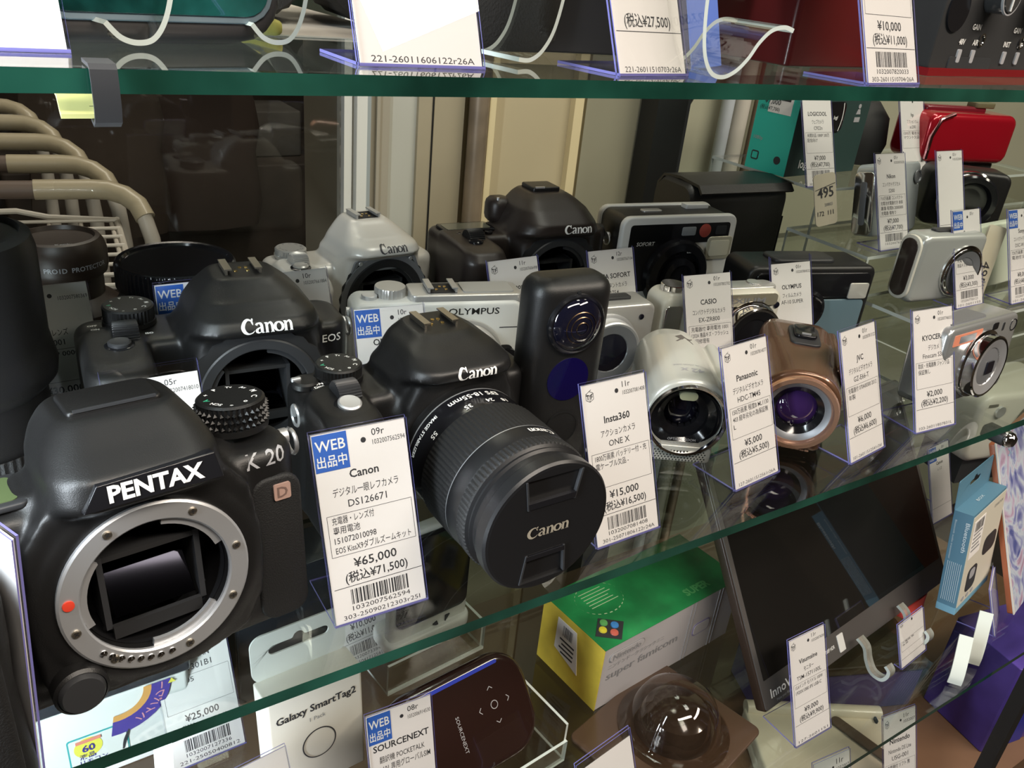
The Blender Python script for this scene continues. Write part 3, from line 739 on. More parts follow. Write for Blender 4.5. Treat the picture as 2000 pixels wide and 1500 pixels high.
for sgn, bars_ in ((1, ((12.9, 16.0, 12.2, 12.7),)), (-1, ((-15.4, -12.9, 10.7, 10.3),))):
    b = MB()
    for z0, z1, w0, w1 in bars_: b.poly([(cx-w0, cz+z0), (cx+w0, cz+z0), (cx+w1, cz+z1), (cx-w1, cz+z1)], -101.0, -98.6, K_GLOSS, 'y')
    for sx in (-1, 1):
        if sgn > 0: b.poly([(cx+sx*12.7, cz+12.5), (cx+sx*11.8, cz+12.5), (cx+sx*14.3, cz+27.5), (cx+sx*15.2, cz+27.5)], -100.9, -98.6, K_GREY, 'y')
        else: b.poly([(cx+sx*12.7, cz-28.0), (cx+sx*11.8, cz-28.0), (cx+sx*9.8, cz-12.5), (cx+sx*10.7, cz-12.5)], -100.9, -98.6, K_GREY, 'y')
    build('pinch_grip', b, capo)
b = MB(); put(b, logo_c(4.1, cx, cz-3.2), G_INK, onfront(-100.6)); build('maker_lettering', b, capo, weld=False)

# ---- 3: black reflex body in the second row, left
t, bd, cx, cz, my = dslr('reflex_camera', 'black reflex camera body without lens standing in the second row behind the largest one', (.1085, .2000, 0), -4, w=138, sh=73, cx=15, cz=40, s=1.035, by=22, bc=4,
    hump=((54, 74, 50, 0), (73, 72, 52, -1), (78, 68, 61, -6), (84, 63, 58, -4), (90, 52, 44, 2), (95, 38, 32, 7), (97, 32, 28, 8)), grip=(-52, 32, 60, 73), boss=37, throat=26, mount_y=-28)
lens_mount(t, cx, cz, my, 32, 26, ring=K_GREY, screws=(), teeth=36)
hot_shoe(t, 15, 9, 96.4); dial(t, -42, 12, 73.5, 12.5, 8)
knob(t, -50, -20, 73, 5.4, 2.4, m=K_GREY); wheel(t, -46, -7, 72, 8, 12)
b = MB(); put(b, text2d('OFF', 2.6, -60, 6, 'c', bold=.03), W_INK, ontop(73.2)); put(b, text2d('ON', 2.6, -59, 1, 'c', bold=.03), W_INK, ontop(73.2)); put(b, text2d('ISO', 2.6, -35, -10, 'c', bold=.03), W_INK, ontop(73.2)); build('switch_lettering', b, t, weld=False)
lettering(t, bd, logo_c(4.7, 18, 78.5), W_INK, 0, 0, .4, name='maker_lettering')
lettering(t, bd, text2d('EOS', 6.4, 57.5, 60, 'c', bold=.01), W_INK, 0, 0, .4, name='series_lettering')
strap_lug(t, 67, 0, 64)

# ---- 4: silver reflex body, third row
SB = mat('silver camera plastic', (.80, .77, .72), .32, metal=.12, coat=.2)
t, bd, cx, cz, my = dslr('reflex_camera', 'silver reflex camera body without lens standing by the white window frame', (.2350, .3120, 0), 3, w=126, sh=66, cx=13, cz=38, s=1.0, body=SB, by=22, bc=4,
    hump=((50, 68, 50, -1), (70, 66, 52, -2), (74, 60, 61, -6), (79, 55, 57, -5), (84, 45, 44, 1), (89, 34, 30, 7), (91, 28, 26, 8)), grip=(-48, 28, 56, 66), boss=35, throat=25, mount_y=-28)
lens_mount(t, cx, cz, my, 31, 25, ring=K_MATTE, screws=(), teeth=34)
b = MB(); rg = []
pl = [(-30, 18), (-27, 34), (-17, 40), (17, 40), (27, 34), (30, 18)]
b.lathe([(35.4, my-.2), (35.0, my-1), (31, my-1)], SILVD, 'y', (cx, cz), 72, caps=False); build('mount_collar', b, t)
hot_shoe(t, 13, 8, 90.6, m=SILV); dial(t, -42, 12, 66, 11, 5, m=SILV, top=SILV, mk=INKG, green=False)
knob(t, -47, -18, 66.4, 5.4, 2.2, m=SILV); wheel(t, -44, -7, 65.4, 7.5, 11, SILV)
b = MB(); b.poly([(cx-27, cz+23), (cx+27, cz+23), (cx+24, cz+31), (cx+16, cz+34.6), (cx-16, cz+34.6), (cx-24, cz+31)], my-.6, my+3, SILVD, 'y')
for u in (-20, 20): b.lathe([(1.6, my-.5), (1.5, my-1.1), (0, my-1.1)], STEEL, 'y', (cx+u, cz+29.6), 16)
build('mount_shield', b, t, bevel=.5)
lettering(t, bd, logo_c(3.9, 16, 75.6), mat('dark grey lettering', (.06, .06, .065), .4), 0, 0, .3, name='maker_lettering')
strap_lug(t, -62, 0, 58, -1)

BRB = mat('brown black camera plastic', (.022, .016, .014), .38, bump=.25, bscale=2500)
# ---- 5: large black reflex, back row
t, bd, cx, cz, my = dslr('reflex_camera', 'brownish black reflex camera body in the back row under the cream wall', (.3760, .3000, 0), -4, w=146, sh=77, cx=18, cz=42, s=1.04, by=22, bc=4, body=BRB,
    hump=((56, 78, 50, 0), (74, 76, 52, -1), (79, 72, 61, -6), (86, 66, 60, -5), (94, 58, 48, 0), (100, 44, 36, 5), (103, 32, 28, 8)), grip=(-56, 34, 62, 77), boss=37, throat=26, mount_y=-28)
lens_mount(t, cx, cz, my, 32, 26, ring=K_GREY, screws=(), teeth=36)
b = MB(); b.rrp(24, 20, 2, 102, 106, K_BODY, 'z', (18, 9), bev=1); b.box(8, 16, -1, .4, 105.4, 106.6, STEEL); build('hot_shoe', b, t)
b = MB(); b.at(-46, 6, 75); b.rrp(42, 20, 3, 0, 2, K_GLOSS, 'z', bev=.6); b.rrp(36, 14, 2, 1.8, 2.3, mat('grey display', (.16, .16, .12), .15, coat=.5), 'z'); build('top_display', b, t)
for x_ in (-58, -46, -34): 
    b = MB(); b.rrp(6, 3.4, 1.4, 75, 77.2, K_GLOSS, 'z', (x_, -9), bev=.5); build('button', b, t)
knob(t, -56, -32, 76, 5.2, 2.6, m=K_GLOSS); wheel(t, -52, -20, 75, 8, 12)
b = MB(); b.rrp(20, 20, 8, 76, 96, BRB, 'z', (-14, 16), bev=6); b.lathe([(1.2, 94), (1.2, 96.6), (0, 96.6)], STEEL, 'z', (-18, 10), 12); build('eyecup_shoulder', b, t)
lettering(t, bd, logo_c(4.5, 28, 80), W_INK, 0, 0, .4, name='maker_lettering')
b = MB(); b.lathe([(6, 0), (7, 3), (6.5, 9), (4, 11), (0, 11)], K_BODY, 'x', (6, 66), 20); build('strap_lug_cover', b, t, loc=(.070, 0, 0))

# ================================================================== ACTION CAMERA
def action_cam():
    t = thing('action_camera', 'tall black two lens action camera standing upright', 'camera', (.2690, .0985, 0), -6); t.scale = (1.05,)*3
    b = MB(); b.rrp(48, 26, 11, 0, 115, K_BODY, 'z', (0, 0), bev=9, seg=5, n=7); bd = build('body', b, t)
    b = MB(); b.at(0, 0, 92); b.lathe([(16.5, -12), (16.5, -14.5), (15.6, -15.5), (14.4, -15.2)], K_GLOSS, 'y', seg=64, caps=False)
    b.lathe([(14.4, -15), (13.4, -16.4), (11, -18), (6, -19.6), (0, -20.2)], GLASSLENS, 'y', seg=64, caps=False); f = build('front_lens', b, t)
    b = MB(); b.at(0, 0, 92)
    for r_, y_ in ((8.8, -18.9), (6.4, -19.6), (3.6, -20.1)): b.lathe([(r_, y_), (r_-.35, y_-.25)], mat('bronze ring', (.25, .17, .10), .25, metal=1), 'y', seg=48, caps=False)
    build('lens_rings', b, f)
    b = MB(); b.at(0, 0, 60); b.lathe([(12.5, -12.8), (12.5, -13.3), (0, -13.35)], GLASSBLU, 'y', seg=64); build('round_display', b, t)
    b = MB(); b.at(0, 0, 30); b.lathe([(10.5, -12.9), (10.5, -13.3), (9.6, -13.4), (9.2, -13.1), (0, -13.1)], K_BODY, 'y', seg=48); build('record_button', b, t)
    b = MB(); b.lathe([(1.0, -12.8), (1.0, -13.3), (0, -13.3)], K_MATTE, 'y', (0, 109), 12); build('microphone', b, t)
action_cam()

# ================================================================== CAMCORDERS
PEARL = mat('pearl white plastic', (.66, .67, .62), .28, metal=.25, coat=.3)
BRONZE = mat('bronze brown lacquer', (.17, .088, .052), .25, metal=.5, coat=.4)
COPPER = mat('copper ring', (.80, .47, .32), .22, metal=.8)
def camcorder_white():
    t = thing('camcorder', 'pearl white handheld camcorder with round chrome rimmed lens facing forward', 'camcorder', (.3725, .1020, .0), -33); t.scale = (.93,)*3
    b = MB(); rg = []
    for y, r, dz in ((-46, 26, 0), (-44, 28.5, 0), (-30, 29, 0), (0, 28.5, 1), (30, 27, 2), (44, 24, 3), (50, 17, 4)):
        rg.append([(u, y, 31+dz+v) for u, v in arc_rect(2*r*.98, 2*r, r*.88, 10)])
    b.secs(rg, PEARL); b.rrp(50, 80, 10, 0, 14, PEARL, 'z', (0, -2), bev=3)
    b.rrp(9, 60, 4, 8, 54, PEARL, 'z', (28, 4), bev=3)
    bd = fused('body', b, PEARL, t, 1.2, 4, [MB().lathe([(23.8, -60), (23, -22)], PEARL, 'y', (0, 31), 64)])
    b = MB(); b.lathe([(26.5, -45), (26.6, -48), (25.6, -49.4), (24.2, -48.6), (23.6, -45)], CHROME, 'y', (0, 31), 72, caps=False); r_ = build('lens_ring', b, t)
    b = MB(); b.lathe([(23.8, -46), (22.8, -45), (21.6, -40), (17, -36), (16.6, -33), (12, -31), (11.5, -27)], K_GLOSS, 'y', (0, 29), 64, caps=False); b.lathe([(11.5, -27), (8, -29.5), (0, -31)], GLASSLENS, 'y', (0, 29), 48, caps=False)
    b.rrp(12, 6, 2.8, -44.5, -42, mat('sensor window', (.34, .36, .24), .2, coat=.5), 'y', (-1, 47.4)); 
    build('lens', b, t)
    b = MB(); put(b, text2d('OPTICAL ZOOM', 2.6, 0, 14.4, 'c', bold=.01), GREY_INK, onfront(-44.6)); put(b, text2d('f=2.38-61.0mm 1:1.8', 2.0, 0, 11.6, 'c'), GREY_INK, onfront(-44.6)); build('lens_lettering', b, r_, weld=False)
    b = MB()
    for j in range(5):
        for k in range(16): b.lathe([(.55, -47.0), (.5, -47.2), (0, -47.2)], K_MATTE, 'y', (-17+2.2*k + (j % 2)*1.1, 1.6 - 1.7*j + 3), 6)
    g = MB(); g.rrp(44, 12, 3, -46.9, -40, PEARL, 'y', (-1, 2.4), bev=1)
    sp = build('speaker_grille', g, t, loc=(0, 0, .003)); build('speaker_holes', b, sp)
    lettering(t, bd, text2d('42 x', 7.5, 0, 0, 'c', shear=.2, bold=.03, width=16), GREY_INK, fn=lambda u, v: (2-u, -28-v, 90), vdir=(0, 0, -1), name='zoom_lettering')
    lettering(t, bd, text2d('OPTICAL ZOOM WIDE', 2.6, 0, 0, 'c', width=24), GREY_INK, fn=lambda u, v: (2-u, -22-v, 90), vdir=(0, 0, -1), name='small_lettering')
    lettering(t, bd, ([(-6, 0), (7, -1), (5, 4), (8, 9), (0, 13), (-5, 9), (-2, 5)], [(0, 1, 2, 3, 4, 5, 6)]), mat('worn dark patch', (.14, .13, .12), .6), fn=lambda u, v: (u+4, v+16, 90), vdir=(0, 0, -1), name='worn_patch')
    b = MB(); b.rrp(46, 40, 4, -1.0, .4, K_GREY, 'x', (6, 32), bev=.3); build('side_panel', b, t, loc=(.0325, 0, 0))
camcorder_white()
def camcorder_brown():
    t = thing('camcorder', 'bronze brown camcorder with copper ringed lens', 'camcorder', (.4560, .0745, 0), -46)
    b = MB(); rg = []
    for y, r, dz, k in ((-44, 24.5, 0, .9), (-42, 26, 0, .9), (-20, 26.5, 0, .8), (10, 26, 1, .55), (40, 25, 1, .4), (52, 23, 1, .4), (56, 18, 1, .4)):
        rg.append([(u, y, 30+dz+v) for u, v in arc_rect(2*r, 2*r*1.06, r*k, 10)])
    b.secs(rg, BRONZE); b.rrp(44, 88, 6, 0, 20, BRONZE, 'z', (0, 6), bev=2)
    bd = fused('body', b, BRONZE, t, 1.2, 3, [MB().lathe([(21.5, -60), (20.6, -28)], BRONZE, 'y', (0, 30), 64)])
    b = MB(); b.lathe([(25, -43), (25.6, -46), (24.6, -48.5), (22, -48.8), (20.6, -46), (20, -40)], COPPER, 'y', (0, 30), 80, caps=False); build('lens_ring', b, t)
    b = MB(); b.lathe([(20.6, -45), (17.5, -43.5), (16.8, -42.8)], SILVD, 'y', (0, 30), 64, caps=False); b.lathe([(16.8, -42.8), (13, -40), (12.5, -37)], K_GLOSS, 'y', (0, 30), 64, caps=False); b.lathe([(12.5, -37), (8, -39.5), (0, -40.6)], GLASSPUR, 'y', (0, 30), 48, caps=False); build('lens', b, t)
    b = MB(); b.at(2, 16, 58); b.rrp(20, 34, 5, -1, 2, K_GREY, 'z', bev=.8); b.rrp(15, 22, 4, 2, 4.6, K_GLOSS, 'z', (0, 2), bev=1); b.box(-3, 3, -7, -6, 4.6, 5.6, STEEL); build('zoom_lever', b, t)
    b = MB(); b.rrp(66, 46, 5, 22, 28, BRONZE, 'x', (18, 30), bev=2); sc = build('screen_panel', b, t)
    b = MB(); b.rrp(58, 40, 5, 28, 28.8, mat('pale steel inlay', (.45, .50, .52), .25, metal=.6), 'x', (18, 29), bev=.3); build('inlay', b, sc)
    b = MB()
    for k in range(9): b.rrp(2.6, .9, .4, -45.6, -44.8, COPPER, 'y', (-12+3*k, 4.2))
    build('speaker_slots', b, t)
camcorder_brown()
# ================================================================== COMPACT CAMERAS
def compact(name, label, loc, rz, w, h, d, m, r=6, lens=None, flash=None, top=(), rx=0, z=0, mtop=None, bev=3, end=None, s=1.0):
    t = thing(name, label, 'camera', loc, rz, rx=rx); t.scale = (s,)*3
    b = MB(); b.rrp(w, h, r, -d/2, d/2, m, 'y', (0, h/2), bev=bev, seg=4, n=6); bd = build('body', b, t)
    if lens:
        lx, lz, lr, ld, lm, gm = lens; y0 = -d/2
        b = MB(); b.lathe([(lr+2.5, y0+.3), (lr+2.2, y0-1.6), (lr+.6, y0-2.4), (lr, y0-2.4), (lr, y0-ld), (lr-1, y0-ld-.7), (lr-2.4, y0-ld-.5)], lm, 'y', (lx, lz), 72, caps=False)
        l = build('lens_barrel', b, t)
        b = MB(); b.lathe([(lr-2.4, y0-ld-.5), (lr*.62, y0-ld+1.0), (lr*.60, y0-ld+1.6)], gm[0], 'y', (lx, lz), 64, caps=False)
        b.lathe([(lr*.60, y0-ld+1.6), (lr*.3, y0-ld+.6), (0, y0-ld+.3)], gm[1], 'y', (lx, lz), 48, caps=False); build('lens_glass', b, l)
    if flash:
        fx, fz, fw, fh = flash
        b = MB(); b.rrp(fw, fh, 1.4, -d/2-.6, -d/2+.2, mat('flash lens', (.62, .60, .48), .2, coat=.6, bump=.6, bscale=500), 'y', (fx, fz), bev=.3); build('flash', b, t)
    for nm, x, y, rr, hh, mm in top:
        b = MB(); b.at(x, y, h); b.lathe([(rr, -1), (rr, hh-.5), (rr-.5, hh), (0, hh)], mm, 'z', seg=96, knurl=(26, .4, 0, 1) if nm == 'mode_dial' else None); build(nm, b, t)
    return t, bd
# mirrorless white
t, bd = compact('mirrorless_camera', 'white and silver mirrorless camera with round lens, behind the capped zoom camera', (.2530, .2130, 0), -15, 112, 66, 26, WHITE, r=8, lens=(16, 27, 25, 12, SILV, (SILVD, GLASSLENS)), s=1.02,
    top=(('mode_dial', -30, 3, 10, 6, SILV), ('shutter_button', -44, -2, 5, 2.4, STEEL)))
b = MB(); b.rrp(74, 24, 4, 62, 70, SILV, 'z', (18, 1), bev=1.0); b.rrp(34, 18, 2, 70, 70.8, mat('matte silver plate', (.42, .41, .39), .5), 'z', (33, 2)); build('top_plate', b, t)
hot_shoe(t, 2, 1, 70, m=SILV)
b = MB(); b.box(40, 55.6, -13.4, -12.8, 47.6, 48.0, K_GREY); build('seam', b, t)
lettering(t, bd, text2d('OLYMPUS', 6.2, 22, 57.5, 'c', bold=.01, width=34), mat('black lettering', (.02, .02, .02), .4), name='maker_lettering')
b = MB(); b.lathe([(5, -13), (4.8, -16), (0, -16.6)], K_GLOSS, 'y', (48, 28), 24); b.rrp(11, 14, 4, -13.8, -12.8, K_MATTE, 'y', (45, 28)); build('release_button', b, t)
b = MB(); b.rrp(10, 6, 1, -13.4, -12.9, K_MATTE, 'y', (49, 9)); put(b, text2d('2W', 4.6, 49, 7.4, 'c', bold=.02), W_INK, onfront(-13.5)); build('badge', b, t, weld=False)
b = MB(); b.rrp(11, 40, 2, -13.6, -13.2, mat('price sticker pale green', (.70, .74, .68), .7), 'y', (0, 0)); V = text2d('125', 9, 0, 0, 'c'); b.raw([(v-3.2, -13.8, -u) for u, v in V[0]], V[1], INK); build('paper_sticker', b, t, loc=(.063, 0, .024), rot=(0, 8, 0))
strap_lug(t, -55, 0, 56, -1)
# instant camera
LB = mat('instant camera black face', (.012, .012, .014), .3); 
t = thing('instant_camera', 'white and black instant film camera with square flash window', 'camera', (.5210, .2880, 0), -8); t.scale = (.96,)*3
b = MB(); b.rrp(124, 92, 9, -25, -18, WHITE, 'y', (0, 46), bev=2); b.rrp(124, 92, 9, 14, 21, WHITE, 'y', (0, 46), bev=2); build('frame', b, t)
b = MB(); b.rrp(121, 89, 8, -20, 16, K_BODY, 'y', (0, 46), bev=1); b.rrp(20, 8, 2, 89, 92, SILV, 'z', (-20, -2), bev=.6); b.rrp(26, 10, 2, 90, 94.6, WHITE, 'z', (34, 6), bev=.8); build('body', b, t)
b = MB(); b.rrp(108, 18, 3, -25.6, -24.6, LB, 'y', (0, 76)); b.rrp(44, 62, 3, -25.6, -24.6, LB, 'y', (-32, 54)); build('face_panel', b, t)
b = MB(); b.lathe([(34, -25), (33, -31), (31, -33), (24, -34), (23.5, -30), (18, -30), (17, -36), (12, -37), (11, -34), (0, -34.6)], K_GLOSS, 'y', (0, 38), 72); build('lens', b, t)
b = MB(); b.rrp(15, 8, 1.4, -26.4, -25.4, mat('viewfinder window', (.30, .32, .33), .15, coat=.6), 'y', (8, 78), bev=.3); build('viewfinder_window', b, t)
b = MB(); b.lathe([(6.3, -25), (6.3, -26.2), (5.8, -26.5), (0, -26.5)], mat('red enamel badge', (.42, .08, .06), .25, coat=.4), 'y', (26, 78), 32); build('round_badge', b, t)
b = MB(); b.rrp(12, 8, 1.2, -26.3, -25.4, K_GREY, 'y', (44, 78)); build('sensor_window', b, t)
b = MB(); b.rrp(28, 22, 4, -26.6, -24.6, mat('flash frame', (.60, .57, .44), .25, metal=.3), 'y', (45, 61), bev=.6)
b.rrp(22, 15, 2, -27, -26.4, mat('flash lens', (.62, .60, .48), .2), 'y', (45, 61), bev=.2); build('flash', b, t)
b = MB(); put(b, text2d('SOFORT', 5, -46, 66, 'l', shear=.1, bold=.01), W_INK, onfront(-25.8)); put(b, text2d('LEICA', 4.2, 10, 60, 'c', shear=.1, bold=.01), W_INK, onfront(-33.2)); build('lettering', b, t, weld=False)
strap_lug(t, -62, -4, 70, -1)
# leather case behind
LEA = mat('black smooth leather', (.012, .012, .012), .42, bump=.35, bscale=500)
t = thing('leather_case', 'black leather camera case with an open side flap in the back row', 'camera case', (.6400, .3370, 0), -5); t.scale = (.93, .95, 1.02)
b = MB(); rg = []
for x, k in ((-68, .93), (-62, 1), (0, 1.0), (58, 1.0), (62, .97)): rg.append([(x, u*k, 48+v*k) for u, v in arc_rect(62, 96, 16, 7)])
b.secs(rg, LEA); build('shell', b, t)
b = MB(); b.rrp(50, 78, 6, 61.5, 63.5, K_MATTE, 'x', (0, 46), bev=.6); b.poly([(-30, 12), (22, 12), (22, 30), (6, 38), (4, 60), (-30, 64)], 63.2, 64.4, LEA, 'x'); build('side_flap', b, t)
b = MB(); b.ribbon([(-36, 92), (-30, 98), (0, 100), (26, 97), (34, 88), (35, 60)], 2.6, 126, LEA, LEA, 'x'); build('top_flap', b, t, loc=(-.062, 0, -.002))
# silver compact behind the action camera
t, bd = compact('compact_camera', 'silver compact camera with grey lens, half hidden behind the action camera', (.3640, .1860, 0), -8, 92, 60, 26, SILV, r=7, lens=(6, 28, 24, 10, STEEL, (SILVD, GLASSLENS)), top=(('shutter_button', -26, 0, 6, 3, STEEL),))
b = MB(); b.lathe([(2.2, -13), (2, -13.6), (0, -13.8)], GLASSLENS, 'y', (34, 50), 16); build('lamp', b, t)
b = MB(); b.rrp(40, 9, 2, 59, 62, K_GREY, 'z', (10, 1), bev=.6); build('top_plate', b, t)
# cream compact
t, bd = compact('compact_camera', 'cream white compact camera with extended black lens and chrome top', (.4720, .1720, 0), -12, 104, 61, 28, CREAM, r=9, lens=(24, 28, 24, 10, CHROME, (K_GLOSS, K_GLOSS)), s=1.03, bev=6,
    top=(('shutter_button', -38, 0, 9, 4, CHROME), ('mode_dial', 34, 2, 6, 2, SILV)))
b = MB(); b.lathe([(2.6, -14), (2.4, -14.8), (0, -15)], GLASSLENS, 'y', (46, 50), 16); build('lamp', b, t)
b = MB(); b.rrp(94, 16, 6, 57, 62, SILV, 'z', (4, 1), bev=1.6); b.rrp(50, 9, 3, -15.2, -13.6, mat('champagne band', (.55, .50, .38), .25, metal=.6), 'y', (20, 55)); put(b, text2d('EXILIM', 5.6, 18, 53, 'c', bold=.02, width=32), INKG, onfront(-15.4)); build('top_band', b, t, weld=False)
b = MB(); b.rrp(14, 30, 3, -14.8, -13.6, CHROME, 'y', (-43, 38), bev=.5); build('grip_trim', b, t)
# black film compact
t, bd = compact('film_camera', 'black film camera with a flash window at its right end, beside the leather case', (.5900, .1900, 0), -16, 124, 68, 42, K_BODY, r=8, bev=4)
b = MB(); b.rrp(19, 14, 2, -23.8, -22, mat('bright flash window', (.80, .78, .72), .15, metal=.5), 'y', (46, 47), bev=.4); build('flash', b, t)
b = MB(); b.rrp(112, 22, 5, -23, -20, K_GLOSS, 'y', (0, 52), bev=1); build('front_band', b, t)
b = MB(); b.rrp(112, 38, 5, -22.4, -20.4, mat('petrol grey plastic', (.12, .19, .23), .35, coat=.3), 'y', (0, 20), bev=.8); build('lower_panel', b, t)
b = MB(); b.lathe([(19, -21), (18, -29), (15, -30), (12, -28), (0, -28)], K_GLOSS, 'y', (-6, 32), 48); build('lens', b, t)
b = MB(); b.rrp(60, 24, 6, 66, 71, BRONZE if False else K_GREY, 'z', (-4, 0), bev=2); build('top_plate', b, t)
# silver compact at the right
t, bd = compact('compact_camera', 'shiny silver compact camera with orange sticker, right end of the middle shelf', (.6170, .0500, .004), 2, 96, 59, 27, mat('bright silver metal', (.66, .68, .68), .22, metal=.75), r=7, lens=(2, 27, 23, 9, CHROME, (STEEL, SILVD)), s=1.05, rx=-4)
b = MB(); b.lathe([(4.6, -13.3), (4.4, -14), (3.6, -13.4), (0, -13.4)], K_GLOSS, 'y', (41, 50), 24); build('viewfinder_window', b, t)
b = MB(); b.rrp(7, 5, 1, -14, -13.2, K_GLOSS, 'y', (14, 53)); b.rrp(2, 6, .8, -14, -13.2, K_MATTE, 'y', (26, 51)); build('sensor', b, t)
b = MB(); b.box(-40, -4, -13.9, -13.4, 46, 54, mat('orange sticker', (.75, .25, .14), .5)); b.box(-33, -12, -14.1, -13.8, 47.5, 52.5, SILVD); build('sticker', b, t)
b = MB(); b.rrp(9, 9, 1, -23.2, -22.2, GLASSLENS, 'y', (2, 27)); build('lens_cover', b, t)
b = MB(); b.rrp(50, 16, 4, 58.6, 60, SILVD, 'z', (-14, 0)); b.lathe([(6, 59), (6, 61), (0, 61.4)], STEEL, 'z', (-34, 0), 32); build('top_plate', b, t)
b = MB(); put(b, text2d('3.2', 4, 36, 30, 'c'), INKG, onfront(-13.7)); build('lettering', b, t, weld=False)

# ================================================================== RISERS (clear acrylic steps)
def riser(label, x0, x1, y0, y1, z):
    b = MB(); b.box(x0, x1, y0, y1, z-3, z, ACRT, ACRC); b.box(x0, x0+3, y0, y1, .2, z-3, ACRT, ACRC); b.box(x1-3, x1, y0, y1, .2, z-3, ACRT, ACRC); b.box(x0+3, x1-3, y0, y0+3, .2, z-3, ACRT, ACRC)
    return tag_(build('acrylic_riser', b, weld=False), label, 'display riser', 'clear acrylic steps')
riser('low clear acrylic step carrying the white compact camera', 660, 1000, 98, 176, 30)
riser('middle clear acrylic step carrying the silver compact camera', 664, 1100, 178, 270, 66)
riser('highest clear acrylic step carrying the teal box', 702, 1120, 273, 419, 100)
# things on the lower step
t, bd = compact('compact_camera', 'pearl white compact camera with dark oval end cap on the low acrylic step', (.7290, .1500, .031), -9, 80, 62, 24, mat('pale grey pearl', (.52, .54, .52), .3, metal=.4), r=8, lens=(16, 28, 22, 3, CHROME, (SILVD, SILVD)), bev=5)
b = MB(); b.rrp(22, 58, 10, -42.0, -39.0, mat('white end rim', (.70, .68, .60), .35), 'x', (0, 31), bev=.8); b.rrp(17, 52, 8, -42.8, -41.8, mat('dark brown end', (.035, .025, .022), .25, coat=.3), 'x', (0, 31), bev=.4); build('end_cap', b, t)
b = MB(); b.rrp(30, 9, 3, 61.4, 64, K_GREY, 'z', (-2, 2), bev=.8); build('top_buttons', b, t)
t, bd = compact('compact_camera', 'pale green compact camera lying open at the right edge, on the low acrylic step', (.8320, .1500, .031), 4, 92, 60, 14, mat('mint white panel', (.62, .68, .55), .4), r=5, bev=2, rx=-14)
lettering(t, bd, text2d('Cyber-shot', 5, -22, 34, 'l', shear=.15), INKG, name='lettering')
b = MB(); b.rrp(20, 70, 3, -1, 1, mat('cream paper', (.60, .55, .42), .6), 'y', (0, 30)); put(b, text2d('495', 14, 0, 0, 'c'), INK, lambda u, v: (v-4, -1.2, 22-u)); 
for k in range(4): b.box(2, 7, -1.3, -1.0, 4+3*k, 5.6+3*k, INKG)
tag_(build('price_sticker', b, weld=False, loc=(.780, .135, .032), rot=(-10, 10, -20)), 'cream upright price strip with a sideways number between two compact cameras', 'price sticker')
# things on the upper step
TEAL = mat('teal box board', (.03, .52, .42), .45); DTEAL = mat('dark petrol box board', (.030, .062, .058), .4)
t = thing('webcam_box', 'teal and dark green product box with a picture of a round lens', 'box', (.703, .3190, .1005), 0)
b = MB()
P = [(-.052, .05), (-.006, -.010)]
b.box(0, 122, 0, 50, 0, 128, DTEAL); o = build('carton', b, t, rot=(0, 0, 4))
b = MB(); b.box(-.6, 0, 0, 50, 0, 128, TEAL); o2 = build('teal_side', b, t, rot=(0, 0, 4))
b = MB(); b.box(-1.0, -.5, 8, 36, 58, 108, PAPER)
for k in range(7): b.box(-1.2, -.9, 11, 33-3*(k % 3), 102-5.2*k, 104-5.2*k, INK)
put(b, text2d('¥7,000', 7, 0, 0, 'c', bold=.01), INK, lambda u, v: (-1.2, 32-u, 66+v)); put(b, text2d('(税込¥7,700)', 5, 0, 0, 'c', width=24), INK, lambda u, v: (-1.2, 34-u, 60+v)); build('price_sticker', b, o2, weld=False)
b = MB(); b.rrp(9, 9, 2, -1.0, -.5, INK, 'x', (40, 14)); b.rrp(6.4, 6.4, 1, -1.2, -.9, TEAL, 'x', (40, 14)); b.lathe([(4, -1.0), (4, -.5)], INK, 'x', (12, 14), 20); put(b, text2d('1080p', 5, 0, 0), GREY_INK, lambda u, v: (-1.0, 46-u, 30+v)); build('icons', b, o2, weld=False)
b = MB(); b.rrp(62, 30, 6, -1.6, -.2, K_GLOSS, 'y', (46, 58), bev=.4); b.raw(*[[(71.5+2.4*math.sin(k/10*PI), -1.9, 44+2.8*k) for k in range(11)] + [(70.3+2.4*math.sin(k/10*PI), -1.9, 44+2.8*k) for k in range(10, -1, -1)], [tuple(range(22))]], W_INK); put(b, text2d('logi', 5, 62, 56, 'c', bold=.02), W_INK, onfront(-1.8)); build('camera_picture', b, o, weld=False)
b = MB(); b.lathe([(5, -.5), (5, -.2)], GREY_INK, 'y', (104, 84), 24); b.lathe([(4.2, -.7), (4.2, -.4)], DTEAL, 'y', (104, 84), 24); put(b, text2d('1080', 3, 104, 83, 'c'), W_INK, onfront(-.8)); b.lathe([(2.4, -.5), (2.4, -.2)], GREY_INK, 'y', (103, 68), 16); b.poly([(99, 60), (107, 60), (105, 65), (101, 65)], -.5, -.2, GREY_INK, 'y'); b.box(98, 108, -.5, -.2, 52, 57, GREY_INK)
put(b, text2d('logicool', 12, 20, 8, 'l', bold=.015), W_INK, onfront(-.4)); build('print', b, o, weld=False)
t, bd = compact('compact_camera', 'silver compact camera behind the tag with the four line note', (.7530, .2255, .067), 5, 82, 66, 20, mat('cool silver plastic', (.55, .60, .62), .28, metal=.4), r=7, bev=2, rx=-12)
b = MB(); b.lathe([(6.5, -11.3), (6.3, -12.4), (5.2, -12.6), (4.4, -11.4), (0, -11.4)], SILVD, 'y', (33, 52), 32); build('lens_opening', b, t)
b = MB(); b.rrp(20, 58, 5, -42.5, -40.5, CHROME, 'x', (0, 31), bev=.6); b.rrp(6, 40, 2, -43.2, -42.4, SILVD, 'x', (0, 31), bev=.3); build('end_trim', b, t)
